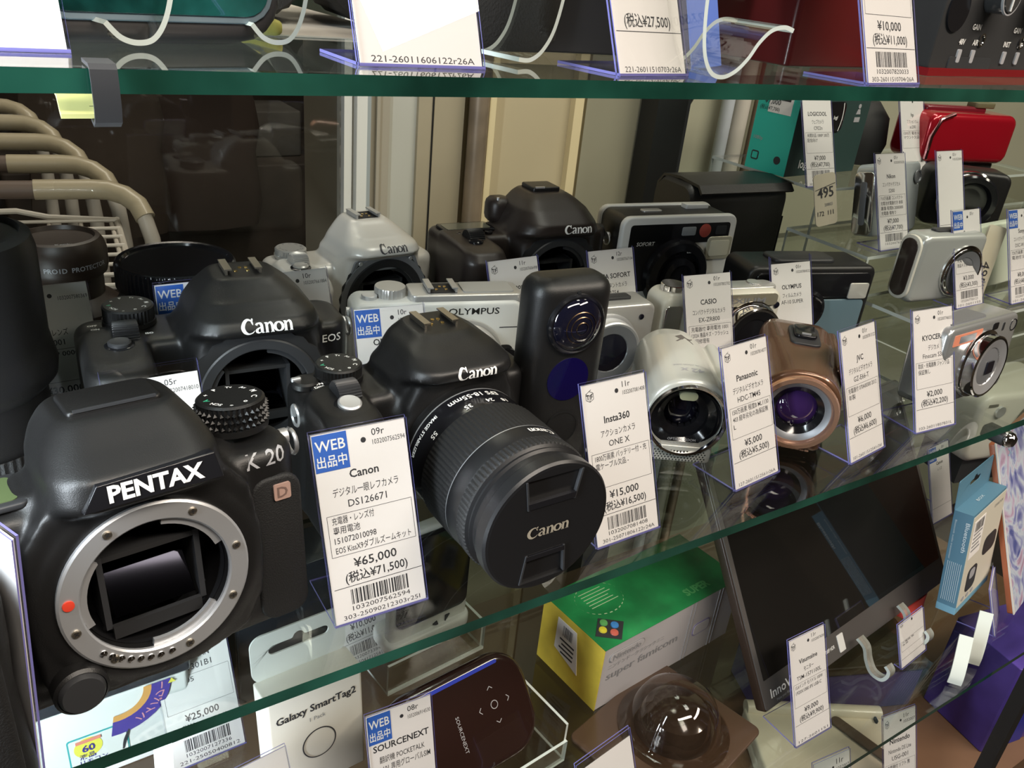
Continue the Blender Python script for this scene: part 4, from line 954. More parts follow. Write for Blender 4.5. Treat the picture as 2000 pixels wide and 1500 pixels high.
b = MB(); b.rrp(26, 46, 4, 0, 1.0, mat('cream paper', (.60, .55, .42), .6), 'y', (0, 0)); put(b, text2d('495', 13, 0, 2, 'c', bold=.01), INK, onfront(-.3)); put(b, text2d('20803', 4, 3, -6, 'c'), INKG, onfront(-.3)); put(b, text2d('172  111', 6, -1, -14, 'c'), INK, onfront(-.3)); b.raw([(-12, -.35, 9), (12, -.35, 13), (12, -.35, 13.6), (-12, -.35, 9.6)], [(0, 1, 2, 3)], INK)
tag_(build('price_sticker', b, weld=False, loc=(.6560, .2300, .104), rot=(-16, -8, -6)), 'cream hanging price sticker with the handwritten number 495', 'price sticker')
REDM = mat('metallic red lacquer', (.42, .008, .02), .2, metal=.3, coat=.6)
t = thing('camcorder', 'glossy red camcorder at the right edge on the high acrylic step', 'camcorder', (.9650, .3100, .1005), -12)
b = MB(); b.rrp(130, 54, 12, -28, 26, REDM, 'y', (0, 40), bev=7, seg=4); b.rrp(116, 40, 6, 0, 14, K_MATTE, 'z', (0, 0), bev=3); build('body', b, t)
b = MB(); b.rrp(90, 14, 5, 64, 72, mat('dark red top', (.16, .01, .02), .3, coat=.4), 'z', (-10, 0), bev=3); build('top_cover', b, t)
b = MB(); b.tube([(-60, -28.5, 18), (-61, -29, 42), (-54, -29, 60), (-36, -28, 66)], 2.4, mat('pink chrome trim', (.75, .35, .40), .12, metal=1), 10); build('trim', b, t)
b = MB(); b.rrp(30, 16, 4, 71, 77, mat('olive plastic', (.14, .13, .07), .5), 'z', (30, 0), bev=1); build('accessory_cover', b, t)
t = thing('lens_camera', 'black round lensed camera with chrome edge at the right border', 'camera', (.870, .225, .067), -40)
b = MB(); b.rrp(80, 58, 10, -12, 24, K_BODY, 'y', (0, 29), bev=4); bd = build('body', b, t)
b = MB(); b.lathe([(27, -12), (27, -30), (25, -32), (20, -31), (18, -24), (12, -22), (0, -24)], K_GLOSS, 'y', (-2, 30), 64); l = build('lens', b, t)
b = MB(); b.lathe([(27.4, -14), (28.6, -15), (28.6, -19), (27.4, -20)], CHROME, 'y', (-2, 30), 64, caps=False); build('chrome_ring', b, l)
t = thing('black_bag', 'round black pouch between the teal box and the red camcorder', 'pouch', (.868, .372, .1005), 0)
b = MB(); b.lathe([(0, 0), (34, 2), (40, 24), (36, 52), (22, 68), (0, 72)], K_MATTE, 'z', (0, 0), 40); build('body', b, t)

# ================================================================== LENSES at the left
BRK = mat('brown black barrel', (.035, .022, .015), .42, bump=.1, bscale=2000)
def lens_obj(label, loc, prof, m, extra=None, cat='camera lens', knurls=(), rx=0):
    t = thing('camera_lens', label, cat, loc, 0, rx=rx)
    b = MB(); b.lathe(prof, m, 'z', seg=72); build('barrel', b, t)
    for r, z0, z1, n in knurls:
        b = MB(); b.lathe([(r-.6, z0), (r, z0+.6), (r, z1-.6), (r-.6, z1)], K_RUB, 'z', seg=288, knurl=(n, .9, 1, 2), caps=False); build('focus_ring', b, t)
    return t
t = lens_obj('tall black camera lens with reversed hood at the left edge', (-.0130, .1930, 0), [(33, 0), (34, 2), (34, 40), (35, 44), (35, 60), (40.5, 66), (41.5, 72), (40, 80), (39, 86), (39.5, 128), (38, 135), (34, 137), (33, 134), (26, 134), (25, 146), (22, 150), (0, 150)], K_BODY, knurls=((35.6, 8, 34, 60),))
t = lens_obj('brown black camera lens with filter at the back left, before the carts', (.0480, .3350, 0), [(34, 0), (34, 30), (33, 32), (33, 42), (29, 46), (23, 50), (23, 62), (26, 65), (27, 69), (27, 79), (25.6, 84), (23.6, 87), (21, 87.6), (20, 85), (0, 84)], BRK, knurls=((34.6, 4, 28, 60),))
b = MB(); V, F = text2d('PRO1D  PROTECTOR', 4.2, 0, 0, 'c', bold=.015)
b.raw([(27.2*math.sin(u/27.2+.25), -27.2*math.cos(u/27.2+.25), 71.5+v) for u, v in V], F, GREY_INK); V, F = text2d('Kenko', 4.2, 0, 0, 'c', bold=.015); b.raw([(u+2, -12+v, 84.6) for u, v in V], F, GREY_INK); build('filter_lettering', b, t, weld=False)
t = lens_obj('black camera lens with a shiny rear cap on top, behind the second row camera', (.1045, .2750, 0), [(33, 0), (34, 2), (34, 52), (35, 55), (35, 62), (33, 66), (32, 68), (32, 72), (30, 73), (0, 73)], K_BODY, knurls=((34.8, 14, 44, 60),))
b = MB(); b.lathe([(33.5, 70), (35, 71), (35, 84), (34.2, 86)], K_GLOSS, 'z', seg=288, knurl=(72, .8, 1, 2), caps=False); b.lathe([(34.2, 86), (33.4, 86.6), (31.4, 86.2), (30.6, 84.6), (0, 84.2)], K_GLOSS, 'z', seg=72, caps=False); build('lens_cap', b, t)

# ================================================================== PRICE TAGS, middle shelf
Gf = 'price tags along the front edge'; Gm = 'price tags in the second row'
price_tag((.1062, .0227, 0), -1.5, 'white price tag with blue corner reading ¥65,000, before the capped zoom camera', '09r', '1032007562594', 'Canon', 'デジタル一眼レフカメラ', 'DS126671', (('充電器・レンズ付', 19), ('専用電池', 12), ('151072010098', 19), ('EOS KissX9ダブルズームキット', 35)), '¥65,000', '(税込¥71,500)', '1032007562594', '303-25090212303r25I', blue=True, w=45, group=Gf, seed=3)
price_tag((.2469, .0160, 0), .7, 'price tag reading ¥15,000 standing in front of the tall action camera', '11r', '1032007081408', 'Insta360', 'アクションカメラ', 'ONE X', (('1800万画素 バッテリー付・充', 35), ('電ケーブル欠品 -', 22)), '¥15,000', '(税込¥16,500)', '1032007081408', '301-25071806122r24A', group=Gf, seed=5)
price_tag((.3572, .0237, 0), 5.6, 'price tag reading ¥5,000 between the white and the brown camcorder', '01r', '1032007814077', 'Panasonic', 'デジタルビデオカメラ', 'HDC-TM45', (('150万画素 程度B ML1130', 35), ('403 経年劣化の為保証無', 34), ('L', 2)), '¥5,000', '(税込¥5,500)', '', '127-26011512561r26A', bars=False, group=Gf)
price_tag((.4528, .0137, 0), 6.9, 'price tag reading ¥6,000 right of the brown camcorder', '01r', '1032007813122', 'JVC', 'デジタルビデオカメラ', 'GZ-E66-T', (('充電器付 070A00300 2012', 35), ('年製', 8)), '¥6,000', '(税込¥6,600)', '', '101-26011512541r26I', bars=False, group=Gf)
price_tag((.5344, .0208, 0), -4.3, 'price tag reading ¥2,000 left of the shiny silver compact camera', '01r', '1032007746033', 'KYOCERA', 'デジカメ', 'Finecam S3R', (('取説・充電器無 ジャンク品', 34), ('保証無し', 13)), '¥2,000', '(税込¥2,200)', '', '103-26011807831L', bars=False, group=Gf)
price_tag((.4204, .1300, 0), -6, 'price tag with a three line note reading ¥10,000, before the cream compact camera', '01r', '1032007802702', 'CASIO', 'コンパクトデジタルカメラ', 'EX-ZR800', (('充電器付 専用電池 1001', 34), ('1202A 液晶キズ・フラッシュ', 34), ('初回修理有', 16)), '¥10,000', '(税込¥11,000)', '', '', bars=False, group=Gm)
price_tag((.5236, .1400, 0), -5, 'price tag reading ¥3,000 in front of the black film camera', '01r', '1032007804532', 'OLYMPUS', 'フィルムカメラ', 'AF-10 SUPER', (), '¥3,000', '(税込¥3,300)', '', '', bars=False, group=Gm, drop=5)
price_tag((.3869, .1958, 0), -1.3, 'price tag at the lower left corner of the white instant camera', '12r', '1032007567104', 'LEICA SOFORT', 'インスタントカメラ', '2754', (), '¥25,000', '(税込¥27,500)', '', '', bars=False, group=Gm)
price_tag((.3018, .1975, 0), 2, 'price tag in front of the brownish black reflex camera', '11r', '1032007606498', 'Canon', 'デジタル一眼レフ', '', (), '¥30,000', '', '', '', bars=False, group=Gm)
price_tag((.3101, .1609, 0), -2.8, 'price tag of which only the clear top shows above the action camera', blank=True, drop=7, group=Gm)
price_tag((.1755, .1468, 0), -6.5, 'price tag with blue corner in front of the white mirrorless camera', '10r', '1032007530661', 'OLYMPUS', 'ミラーレス一眼', 'E-PL1s', (), '¥9,000', '(税込¥9,900)', '', '', blue=True, bars=False, group=Gm)
price_tag((.1488, .2173, 0), 1.5, 'lavender lit price tag before the silver reflex camera', '10r', '1032007661884', 'Canon', 'デジタル一眼レフ', '', (), '¥8,000', '(税込¥8,800)', '', '', tf=False, bars=False, group=Gm)
price_tag((.0830, .2240, 0), 0, 'price tag whose blue corner peeks out left of the second row camera hump', '', '', 'Canon', '', '', (), '', '', '', '', blue=True, bars=False, group=Gm, lean=7)
price_tag((.0400, .1110, 0), .3, 'price tag half hidden behind the largest camera body at the left', '05r', '1032007418010', 'PENTAX', 'デジタル一眼', 'K20D', (), '¥15,000', '(税込¥16,500)', '', '', tf=False, bars=False, drop=5, group=Gm)
price_tag((.0110, .2350, 0), 2, 'price tag standing between the tall lens and the second row camera', '', '1032007580369', '', '望遠レンズ', 'A001', (('70-200 SP 00007', 30),), '¥30,000', '(税込¥33,000)', '', '', tf=False, bars=False, group=Gm)
price_tag((-.0165, .0090, 0), -66, 'overexposed price tag seen almost edge-on at the left border', blank=True, group=Gf, w=14, h=102, lean=4, foot=3)
# risers
price_tag((.7253, .1180, .031), 0, 'price tag with blue corner before the pearl white compact on the low step', '01r', '', 'Sony', 'デジカメ', 'W80', (('720万画素 充電器付', 30), ('充電 予備電池有', 28), ('液晶キズ有', 16)), '¥3,000', '(税込¥3,300)', '1032007700123', '101-2601150', blue=True, group='price tags on the acrylic steps', seed=8, foot=26)
price_tag((.7950, .1060, .031), 0, 'price tag with blue corner at the right edge, before the pale green camera', '01r', '1032007700', 'Sony', 'コンパクトデジカメ', 'DSC-W110', (('720万画素 充電器', 33), ('電池付 SD可', 30)), '¥8,000', '(税込¥8,800)', '1032007700456', '101-260115', blue=True, group='price tags on the acrylic steps', seed=9, foot=26)
price_tag((.6884, .1826, .067), 0, 'price tag with a four line note hanging over the front of the high step', '01r', '1032007620', 'Nikon', 'コンパクトデジカメ', 'S200', (('710万画素 コンパクト', 33), ('充電池充電器付き 本体', 33), ('裏傷 程度B 2000000', 33), ('充電器 傷有り', 22)), '¥7,000', '(税込¥7,700)', '1032007620', '', group='price tags on the acrylic steps', seed=10, foot=26)
price_tag((.6918, .2790, .1005), 0, 'large price tag reading ¥7,000 before the teal box', '', '', 'LOGICOOL', 'ウェブカメラ', 'C922n', (('未開封品 1080P 200万', 33), ('配信向け', 15)), '¥7,000', '(税込¥7,700)', '1032007701447', '303-250711510704289', tf=False, group='price tags on the acrylic steps', seed=11, foot=3, h=92)
price_tag((.8640, .2900, .1005), 0, 'price tag right of the teal box', '', '', 'hp', 'アクションカム', 'ac200', (('1200万 電池 SD', 30), ('マウント欠品', 28)), '', '', '', '', tf=False, bars=False, group='price tags on the acrylic steps', foot=26)
price_tag((.7830, .1830, .067), 0, 'mirror-like price tag directly above the blue cornered one', '01r', '103200', '', '', '', (), '', '', '', '', tf=True, bars=False, group='price tags on the acrylic steps', foot=26)
# ================================================================== TOP SHELF
ZT = .233
Gt = 'price tags on the top shelf'
price_tag((.1117, .0177, ZT), 0, 'large overexposed price tag at the top edge, left of the two middle ones', '', '', '', '', '', (), '', '', '', '221-26011606122r26A', bars=False, tf=False, rule=False, w=46, group=Gt)
price_tag((.2110, .0103, ZT), 8, 'pinkish price tag at the top edge left of the curled acrylic stand', '', '', '', '', '', (), '', '(税込¥27,500)', '', '221-26011510703r26A', bars=False, tf=False, w=40, group=Gt)
price_tag((.3491, .0036, ZT), 7, 'price tag reading ¥10,000 hanging beside the dark red box at the top edge', '', '', '', '', '', (('', None),), '¥10,000', '(税込¥11,000)', '1032007820033', '303-26011510704r26A', tf=False, w=48, group=Gt, seed=12)
price_tag((-.012, .0260, ZT), 0, 'blank overexposed price tag in the top left corner', '', '', '', '', '', (), '', '', '', '', bars=False, tf=False, rule=False, w=44, group=Gt)
# dark hand-held device with green screen
t = thing('handheld_device', 'dark rounded device with a teal glass screen at the top left', 'handheld device', (.058, .060, ZT), 14)
b = MB(); b.M = Matrix.Rotation(R(-12), 4, 'X'); b.rrp(92, 60, 16, -9, 9, mat('dark brown grey plastic', (.045, .042, .042), .4), 'y', (0, 30), bev=4); build('body', b, t)
b = MB(); b.M = Matrix.Rotation(R(-12), 4, 'X'); b.rrp(80, 56, 12, -10, -8.6, mat('blue grey bezel', (.18, .24, .28), .3), 'y', (2, 33), bev=.4); b.rrp(76, 52, 10, -10.6, -9.8, mat('teal screen glass', (.010, .075, .070), .06, coat=1, var=.6, vscale=40), 'y', (2, 33), bev=.2); build('screen', b, t)
t = thing('binoculars', 'black ribbed binocular-like object behind the left acrylic stands', 'binoculars', (.146, .170, ZT+.001), -8)
b = MB()
for x in (-24, 24): b.lathe([(20, -40), (22, -36), (22, 10), (17, 30), (17, 40), (14, 41), (0, 39)], K_RUB, 'y', (x, 24), 96, knurl=(24, .8, 1, 2))
b.box(-10, 10, -10, 10, 18, 34, K_BODY); build('body', b, t)
b = MB(); b.rrp(26, 12, 4, .5, 6, mat('yellow cloth', (.62, .60, .16), .8), 'z', (-40, -44), bev=2); tag_(build('yellow_cloth', b, loc=(.140, .140, ZT)), 'small yellow cloth under the black object on the top shelf', 'cloth')
def smooth(pts, n=6):
    return [tuple(q[:2]) for q in _cm([(x, y, 0) for x, y in pts], n)]
def _cm(pts, n):
    P = []; k = len(pts)
    for i in range(k-1):
        p0 = pts[max(i-1, 0)]; p1 = pts[i]; p2 = pts[i+1]; p3 = pts[min(i+2, k-1)]
        for j in range(n):
            t = j/n; P.append(tuple(.5*((2*p1[q]) + (-p0[q]+p2[q])*t + (2*p0[q]-5*p1[q]+4*p2[q]-p3[q])*t*t + (-p0[q]+3*p1[q]-3*p2[q]+p3[q])*t**3) for q in range(3)))
    return P + [pts[-1]]
def hook(label, x, y, pts, w, rz=0, th=1.6):
    o = thing('acrylic_stand', label, 'acrylic stand', (x, y, ZT+.0012), rz, 'bent acrylic stands on the top shelf')
    b = MB(); b.ribbon(smooth(pts), th, w, ACRT, ACRC, 'y'); build('bent_sheet', b, o, weld=False, ang=60); return o
JL = [(9, 100), (9, 60), (8.5, 34), (7.5, 18), (5, 8), (1, 2), (-4, 0.6), (-9, 2), (-13, 6)]
hook('bent acrylic stand in front of the device with the teal screen', .0560, .0420, JL, 22, 12)
hook('bent acrylic stand under the black ribbed object', .1030, .0580, JL, 22, 10)
hook('bent acrylic stand around the black headphone case', .1880, .0330, [(16, 110), (15, 60), (13, 34), (9, 14), (4, 5), (-2, 1), (-8, 1)], 26, 8)
hook('large clear acrylic stand curling forward over the shelf edge', .2490, .0020, [(-6, 110), (-8.5, 60), (-9, 34), (-8, 20), (-5.5, 9), (-1, 2.4), (5, .8), (11, 3.2), (16, 8), (20, 14), (25, 18.5), (31, 20), (36, 19)], 34, -6)
t = thing('headphone_case', 'black cloth case between the large tag and the box with a rounded label', 'case', (.196, .090, ZT), 4)
b = MB(); rg = []
for z, k in ((0, .8), (5, .95), (30, 1), (90, .9), (100, .7)): rg.append([(u*k, v*k, z) for u, v in arc_rect(78, 34, 14)])
b.secs(rg, mat('black speckled cloth', (.022, .021, .020), .85, bump=1, bscale=900)); build('body', b, t)
t = thing('black_box', 'black box with a white rounded price label on the top shelf', 'box', (.262, .110, ZT), -2)
b = MB(); b.rrp(90, 60, 3, 0, 90, mat('black card', (.016, .016, .018), .5), 'z', bev=1); build('carton', b, t)
b = MB(); b.rrp(36, 26, 3, -31, -30.4, PAPER, 'y', (-18, 60)); put(b, text2d('¥500)', 9, -14, 51, 'c'), INK, onfront(-31.3)); b.rrp(30, 24, 3, -31, -30.4, PAPER, 'y', (20, 58)); build('label', b, t, weld=False)
t = thing('blue_panel', 'periwinkle blue upright strip behind the curled acrylic stand', 'panel', (.2860, .0440, ZT), -6)
b = MB(); b.M = Matrix.Rotation(R(-14), 4, 'X') @ Matrix.Rotation(R(-8), 4, 'Y'); b.rrp(17, 5, .8, 0, 130, mat('periwinkle plastic', (.10, .17, .52), .35), 'z', bev=.3); b.box(-11, -8.5, -2, 2, 0, 130, mat('dark blue side', (.012, .02, .08), .4)); build('strip', b, t)
t = thing('red_box', 'dark red glossy box on the top shelf', 'box', (.4060, .0960, ZT), 5)
b = MB(); b.rrp(88, 56, 3, 0, 110, mat('dark red card', (.105, .010, .010), .3, coat=.3), 'z', bev=1); build('carton', b, t)
t = thing('audio_interface', 'black audio interface with two clear knobs and red lower edge, top right', 'audio equipment', (.5660, .1050, ZT), 5)
b = MB(); b.rrp(230, 62, 4, -50, 50, K_MATTE, 'y', (0, 33), bev=1); bd = build('front', b, t)
b = MB(); b.box(-115, 115, -51, 50, -.2, 4, mat('red anodised metal', (.34, .015, .02), .3, metal=.5)); build('red_case', b, t, loc=(0, 0, .0004))
for x in (-66, -14, 60):
    b = MB(); b.lathe([(10, -50), (10, -60), (8.8, -61.5), (0, -61.5)], mat('smoked knob', (.05, .05, .052), .15, coat=.5), 'y', (x, 44), 40); k_ = build('gain_knob', b, t)
    b = MB(); b.lathe([(10.3, -59.6), (10.3, -61), (9.6, -61)], GREY_INK, 'y', (x, 44), 40, caps=False); b.box(x-.5, x+.5, -62.1, -61.5, 36, 42, W_INK); build('knob_ring', b, k_)
for x in (-86, -34, 40): b = MB(); b.lathe([(3, -50), (3.6, -51), (2.6, -51)], CHROME, 'y', (x+22, 20), 24, caps=False); build('jack_socket', b, t)
b = MB()
for x, z, tx in ((-74, 25, 'GAIN'), (-86, 17, '48V'), (-70, 17, 'AIR'), (-22, 25, 'GAIN'), (-30, 17, 'INST'), (-12, 17, 'AIR'), (60, 25, 'GAIN')): put(b, text2d(tx, 4.2, x, z, 'c', bold=.02), W_INK, onfront(-50.4))
for x in (-86, -70, -30, -12): b2 = MB(); b2.rrp(4, 7, 1, -51, -50, GREY_INK, 'y', (x, 11)); build('switch', b2, t)
b.rrp(50, 10, 2, -50.8, -50, K_GREY, 'y', (-70, 5.6)); b.lathe([(11, -50), (11, -51), (8, -51)], CHROME if False else K_GLOSS, 'y', (-101, 34), 32)
build('panel_print', b, t, weld=False)
b = MB(); b.box(-30, 175, 95, 300, .2, .8, mat('pale sheet', (.62, .59, .52), .6)); tag_(build('paper_sheet', b, loc=(0, 0, ZT)), 'pale sheet of paper lying on the top shelf under the black ribbed object', 'paper')

# ================================================================== LOWER SHELF
ZL = -.245
Gl = 'price tags on the lowest shelf'
price_tag((.1500, .0600, ZL), -3, 'price tag with blue corner at the bottom edge, before the dark touch remote', '08r', '1032006914530', 'SOURCENEXT', '翻訳機 POCKETALK', 'TT-101 専用グローバルSIM', (), '¥4,000', '(税込¥4,400)', '', '', blue=True, bars=False, group=Gl, lean=16, h=105)
price_tag((.4640, -.0090, ZL), 0, 'price tag reading ¥9,000 at the lower corner of the leaning flat screen', '11r', '1032007608', 'Visumsine', 'モニター', 'TSM-1571100L', (('15.6インチ モバイル 100W', 33), ('1920X1080 IPS USB-C', 31)), '¥9,000', '(税込¥9,900)', '', '127-2601151', bars=False, group=Gl, w=42)
price_tag((.0560, .1850, ZL), 2, 'pale tag reading ¥25,000 seen through the middle shelf, left of the white hang-hole box', '', '', 'SONY', 'WALKMAN', 'YY1301B1', (('2027.05', 16),), '¥25,000', '(税込¥27,500)', '1032007127336', '221-25050400812', tf=False, group=Gl, seed=14, w=50, h=112)
price_tag((.1900, .2150, ZL), 6, 'grey price tag reading ¥11,000 seen through the middle shelf, behind the hang-hole box', '', '', '', '', 'YAC-C22', (), '¥10,000', '(税込¥11,000)', '1032007338492', '742-25041712541r250', tf=False, group=Gl, seed=15, w=50, h=112)
price_tag((.640, -.0300, -.4395), -8, 'price tag below the front edge of the lowest shelf, before the violet box', '11r', '1032007', 'Nintendo', 'Nintendo DS Lite', 'USG-001', (('充電器付 ソフト 無', 30), ('本体のみ', 18)), '¥4,000', '(税込¥4,400)', '', '', bars=False, group=Gl, h=118)
price_tag((.5200, -.0480, -.4395), -6, 'small pale price tag top at the bottom border under the shelf edge', '11r', '1032007', '', '', '', (), '', '', '', '', bars=False, group=Gl, h=138)
price_tag((.2750, .0050, ZL), 8, 'price tag top at the bottom centre, before the clear dome package', '', '', '', '', '', (), '', '', '', '', blank=True, group=Gl, w=52, h=60, drop=6)
price_tag((.0720, .0900, ZL), 6, 'white price tag corner at the bottom border, before the hang-hole box', '', '', '', '', '', (), '', '', '', '', blank=True, group=Gl, h=70)
price_tag((.7050, .0700, ZL), 20, 'pinkish price tag between the red phone and the blue hanging box', '01r', '', '', '', '', (('ABCDE', 20),), '', '', '1032007', '', group=Gl, seed=17, h=95)
price_tag((.6150, .0020, ZL), 6, 'pinkish price tag behind the lower corner of the leaning flat screen', '', '', '', '', '', (('充電器 無', 20), ('本体', 10)), '', '', '', '', bars=False, group=Gl, h=42, foot=8)
price_tag((.7350, -.0150, ZL), 25, 'cream price tag at the foot of the blue hanging box', '', '', '', '', '', (('本体', 12),), '', '', '', '', bars=False, group=Gl, h=50)
price_tag((.8490, .1220, ZL), 4, 'white price tag with blue corner peeking over the blue hanging box', '01r', '103200700', 'Canon', 'レンズ', '', (), '', '', '', '', blue=True, bars=False, group=Gl, h=88)
# white and black boxed player at the far left
WB = mat('white box board', (.70, .72, .70), .45); 
t = thing('player_box', 'white and black product box with a yellow 60 badge at the lower left', 'box', (-.032, .2050, ZL), 1)
b = MB(); b.rrp(108, 40, 4, 0, 66, WB, 'z', (54, 20), bev=1.5); build('carton', b, t)
b = MB(); b.rrp(112, 42, 3, 66, 180, mat('blue black gloss board', (.022, .028, .038), .25, coat=.4), 'z', (54, 21), bev=1.5); build('dark_sleeve', b, t)
fr = onfront(-.6)
b = MB(); b.rrp(36, 26, 2, -.5, -.1, mat('teal outline', (.05, .35, .36), .5), 'y', (48, 28)); b.rrp(34, 24, 1.5, -.8, -.4, WB, 'y', (48, 28)); b.lathe([(8.5, -1.0), (8.5, -.7)], mat('yellow badge', (.72, .68, .10), .5), 'y', (42, 31), 32); put(b, text2d('60', 8, 42, 28, 'c', bold=.02), mat('navy ink', (.05, .04, .25), .5), onfront(-1.3)); b.box(35, 50, -1.4, -1.2, 36, 38.6, mat('coral ink', (.7, .25, .18), .5))
put(b, text2d('液晶', 5, 36, 22, 'l', bold=.02), mat('navy ink', (.05, .04, .25), .5), onfront(-1.0)); put(b, text2d('リモコン', 4.4, 36, 17, 'l', bold=.01), mat('navy ink', (.05, .04, .25), .5), onfront(-1.0)); put(b, stroke([(62, 18, 1.2), (64, 26, 2.2), (67, 34, .8)], 4), INK, onfront(-1.0)); build('feature_badge', b, t, weld=False)
b = MB(); cxx, czz = 62, 66
for r0, r1, m_ in ((17, 22, mat('orange ring', (.62, .33, .10), .5)), (22, 34, mat('violet ring', (.07, .05, .28), .5))):
    P = [(cxx+r*math.cos(R(a)), czz+r*math.sin(R(a))) for r, rngs in ((r0, range(-100, 1, 10)), (r1, range(0, -101, -10))) for a in rngs]
    b.raw([(u, -.9, v) for u, v in P], [tuple(range(len(P)))], m_)
V = text2d('ハイパワー', 6.5, 0, 0, 'c', bold=.02); b.raw([(cxx+(26+v)*math.cos(R(-35)+u/27), -1.1, czz+(26+v)*math.sin(R(-35)+u/27)) for u, v in V[0]], V[1], mat('pink ink', (.6, .28, .34), .5))
b.raw([(94, -1.1, 62), (99, -1.1, 62), (96.5, -1.1, 66)], [(0, 1, 2)], mat('yellow badge', (.72, .68, .10), .5)); build('round_badge', b, t, weld=False)
b = MB(); b.rrp(9, 5, 2, -1.4, 0, mat('white rounded end', (.62, .66, .58), .4), 'y', (100, 12)); build('tab', b, t)
# round lens lying under the big camera
t = thing('body_cap', 'round black plastic cap standing under the largest camera, seen through the glass', 'cap', (.012, .140, ZL+.0), 0)
b = MB(); b.lathe([(0, -3), (16, -3), (17, -2), (17, 3), (15, 4), (0, 4)], K_GREY, 'y', (0, 17), 48); build('disc', b, t, rot=(-30, 0, 0))
# bright reflections off the acrylic, modelled as solid pale ribbons
for nm, x, y, rz_, h_ in (('pale reflection modelled as a bent strip under the largest camera at the lower left', .0400, .1500, -14, 58), ('bright reflection modelled as a bent strip under the blue hanging box', .6760, -.0190, -52, 46), ('bright reflection modelled as a bent strip at the lower right above the shelf edge', .6380, -.0250, -52, 40)):
    o = thing('reflection_strip', nm, 'reflection strip', (x, y, ZL+.001), rz_, 'pale strips standing in for reflections on the lowest shelf')
    b = MB(); WS = mat('milk white reflection', (.80, .86, .80), .25, coat=.4); b.ribbon(smooth([(16, h_), (10, h_*.75), (3, h_*.45), (-1, h_*.2), (-1.5, 1.2)]), 1.4, 11, WS, WS); build('strip', b, o, weld=False, ang=60)
# hang-hole box
t = thing('hang_box', 'cream white hang-hole box for a small tracking tag', 'box', (.1080, .1300, ZL), 4)
b = MB(); b.M = Matrix.Rotation(R(-6), 4, 'X'); b.rrp(66, 24, 2, 0, 84, mat('cream box board', (.76, .73, .66), .5), 'z', (33, 12), bev=.8)
bx = build('carton', b, t)
tb = plate_hole(arc_rect(66, 36, 8), hang_slot(42, 7, 4.2, 0, 4), -.6, .6, mat('white hang tab', (.66, .67, .64), .5), (33, 98))
ho = build('hang_tab', tb, t, rot=(-6, 0, 0), loc=(0, .0235, 0))
b = MB(); b.M = Matrix.Rotation(R(-6), 4, 'X')
put(b, text2d('Galaxy SmartTag2', 8, 33, 64, 'c', bold=.02, width=56), INK, onfront(-.3)); put(b, text2d('1 Pack', 4.5, 33, 56, 'c'), INKG, onfront(-.3))
b.lathe([(12, -.3), (12, -.5), (11.2, -.5)], INK, 'y', (33, 36), 48, caps=False); build('print', b, bx, weld=False)
# black box behind it
b = MB(); b.rrp(80, 40, 3, 0, 110, mat('black gloss board', (.012, .014, .018), .18, coat=.5), 'z', bev=1); tag_(build('black_box', b, loc=(.150, .245, ZL), rot=(0, 0, 5)), 'glossy black box behind the hang-hole box, seen through the middle shelf', 'box')
# black and white device in clear tray
t = thing('wireless_router', 'black and white rounded device in a clear tray, under the capped lens', 'electronic device', (.2550, .2100, ZL), 6)
b = MB(); b.rrp(78, 34, 10, 24, 36, WHITE, 'z', (0, 0), bev=3); b.rrp(72, 120, 10, -12, 0, WHITE, 'y', (0, 76), bev=4); build('white_shell', b, t)
b = MB(); b.rrp(66, 84, 8, -15, -11, K_GLOSS, 'y', (0, 90), bev=2); build('black_front', b, t)
b = MB(); b.poly([(14, 36), (18, 42), (14, 42)], -13, -12, K_GREY, 'y'); b.poly([(2, 38), (8, 34), (6, 40)], -13, -12, K_GREY, 'y'); build('mark', b, t)
b = MB(); b.box(-46, 46, -26, 26, 0, 2.4, ACRT, ACRC); b.box(-46, 46, -26, -23.8, 2.4, 30, ACRT, ACRC); b.box(43.6, 46, -23.8, 26, 2.4, 30, ACRT, ACRC); tag_(build('acrylic_tray', b, weld=False, loc=(.2550, .2100, ZL), rot=(0, 0, 6)), 'clear tray holding the black and white device', 'tray')
# dark touch remote
t = thing('touch_remote', 'dark brown rounded touch device with arrow marks in a clear holder', 'electronic device', (.232, .0780, ZL+.0085), 6)
b = MB(); b.M = Matrix.Rotation(R(-38), 4, 'X'); b.rrp(118, 74, 26, -7, 7, mat('very dark brown gloss', (.022, .010, .008), .15, coat=.7), 'y', (0, 38), bev=6, seg=5, n=8); build('body', b, t)
b = MB(); b.M = Matrix.Rotation(R(-38), 4, 'X'); b.rrp(84, 2.6, 1.2, -7.2, -6.0, mat('deep blue stripe', (.03, .05, .42), .3), 'y', (-4, 69)); build('stripe', b, t)
b = MB(); b.M = Matrix.Rotation(R(-38), 4, 'X'); cxx, czz = 26, 42
for a in range(4):
    ca, sa = math.cos(R(90*a)), math.sin(R(90*a)); ptx = [(-2.2, 11, .5), (0, 13, .5), (2.2, 11, .5)]
    for i_ in range(2): put(b, stroke([(cxx + ptx[i_][0]*ca - ptx[i_][1]*sa, czz + ptx[i_][0]*sa + ptx[i_][1]*ca, .5), (cxx + ptx[i_+1][0]*ca - ptx[i_+1][1]*sa, czz + ptx[i_+1][0]*sa + ptx[i_+1][1]*ca, .5)], 1), GREY_INK, onfront(-7.3))
b.lathe([(3, -7.2), (3, -7.35), (2.5, -7.35)], GREY_INK, 'y', (cxx, czz), 24, caps=False)
V = text2d('SOURCENEXT', 4, 0, 0, 'c'); b.raw([(-6+v, -7.3, 34-u) for u, v in V[0]], V[1], GREY_INK); build('touch_marks', b, t, weld=False)
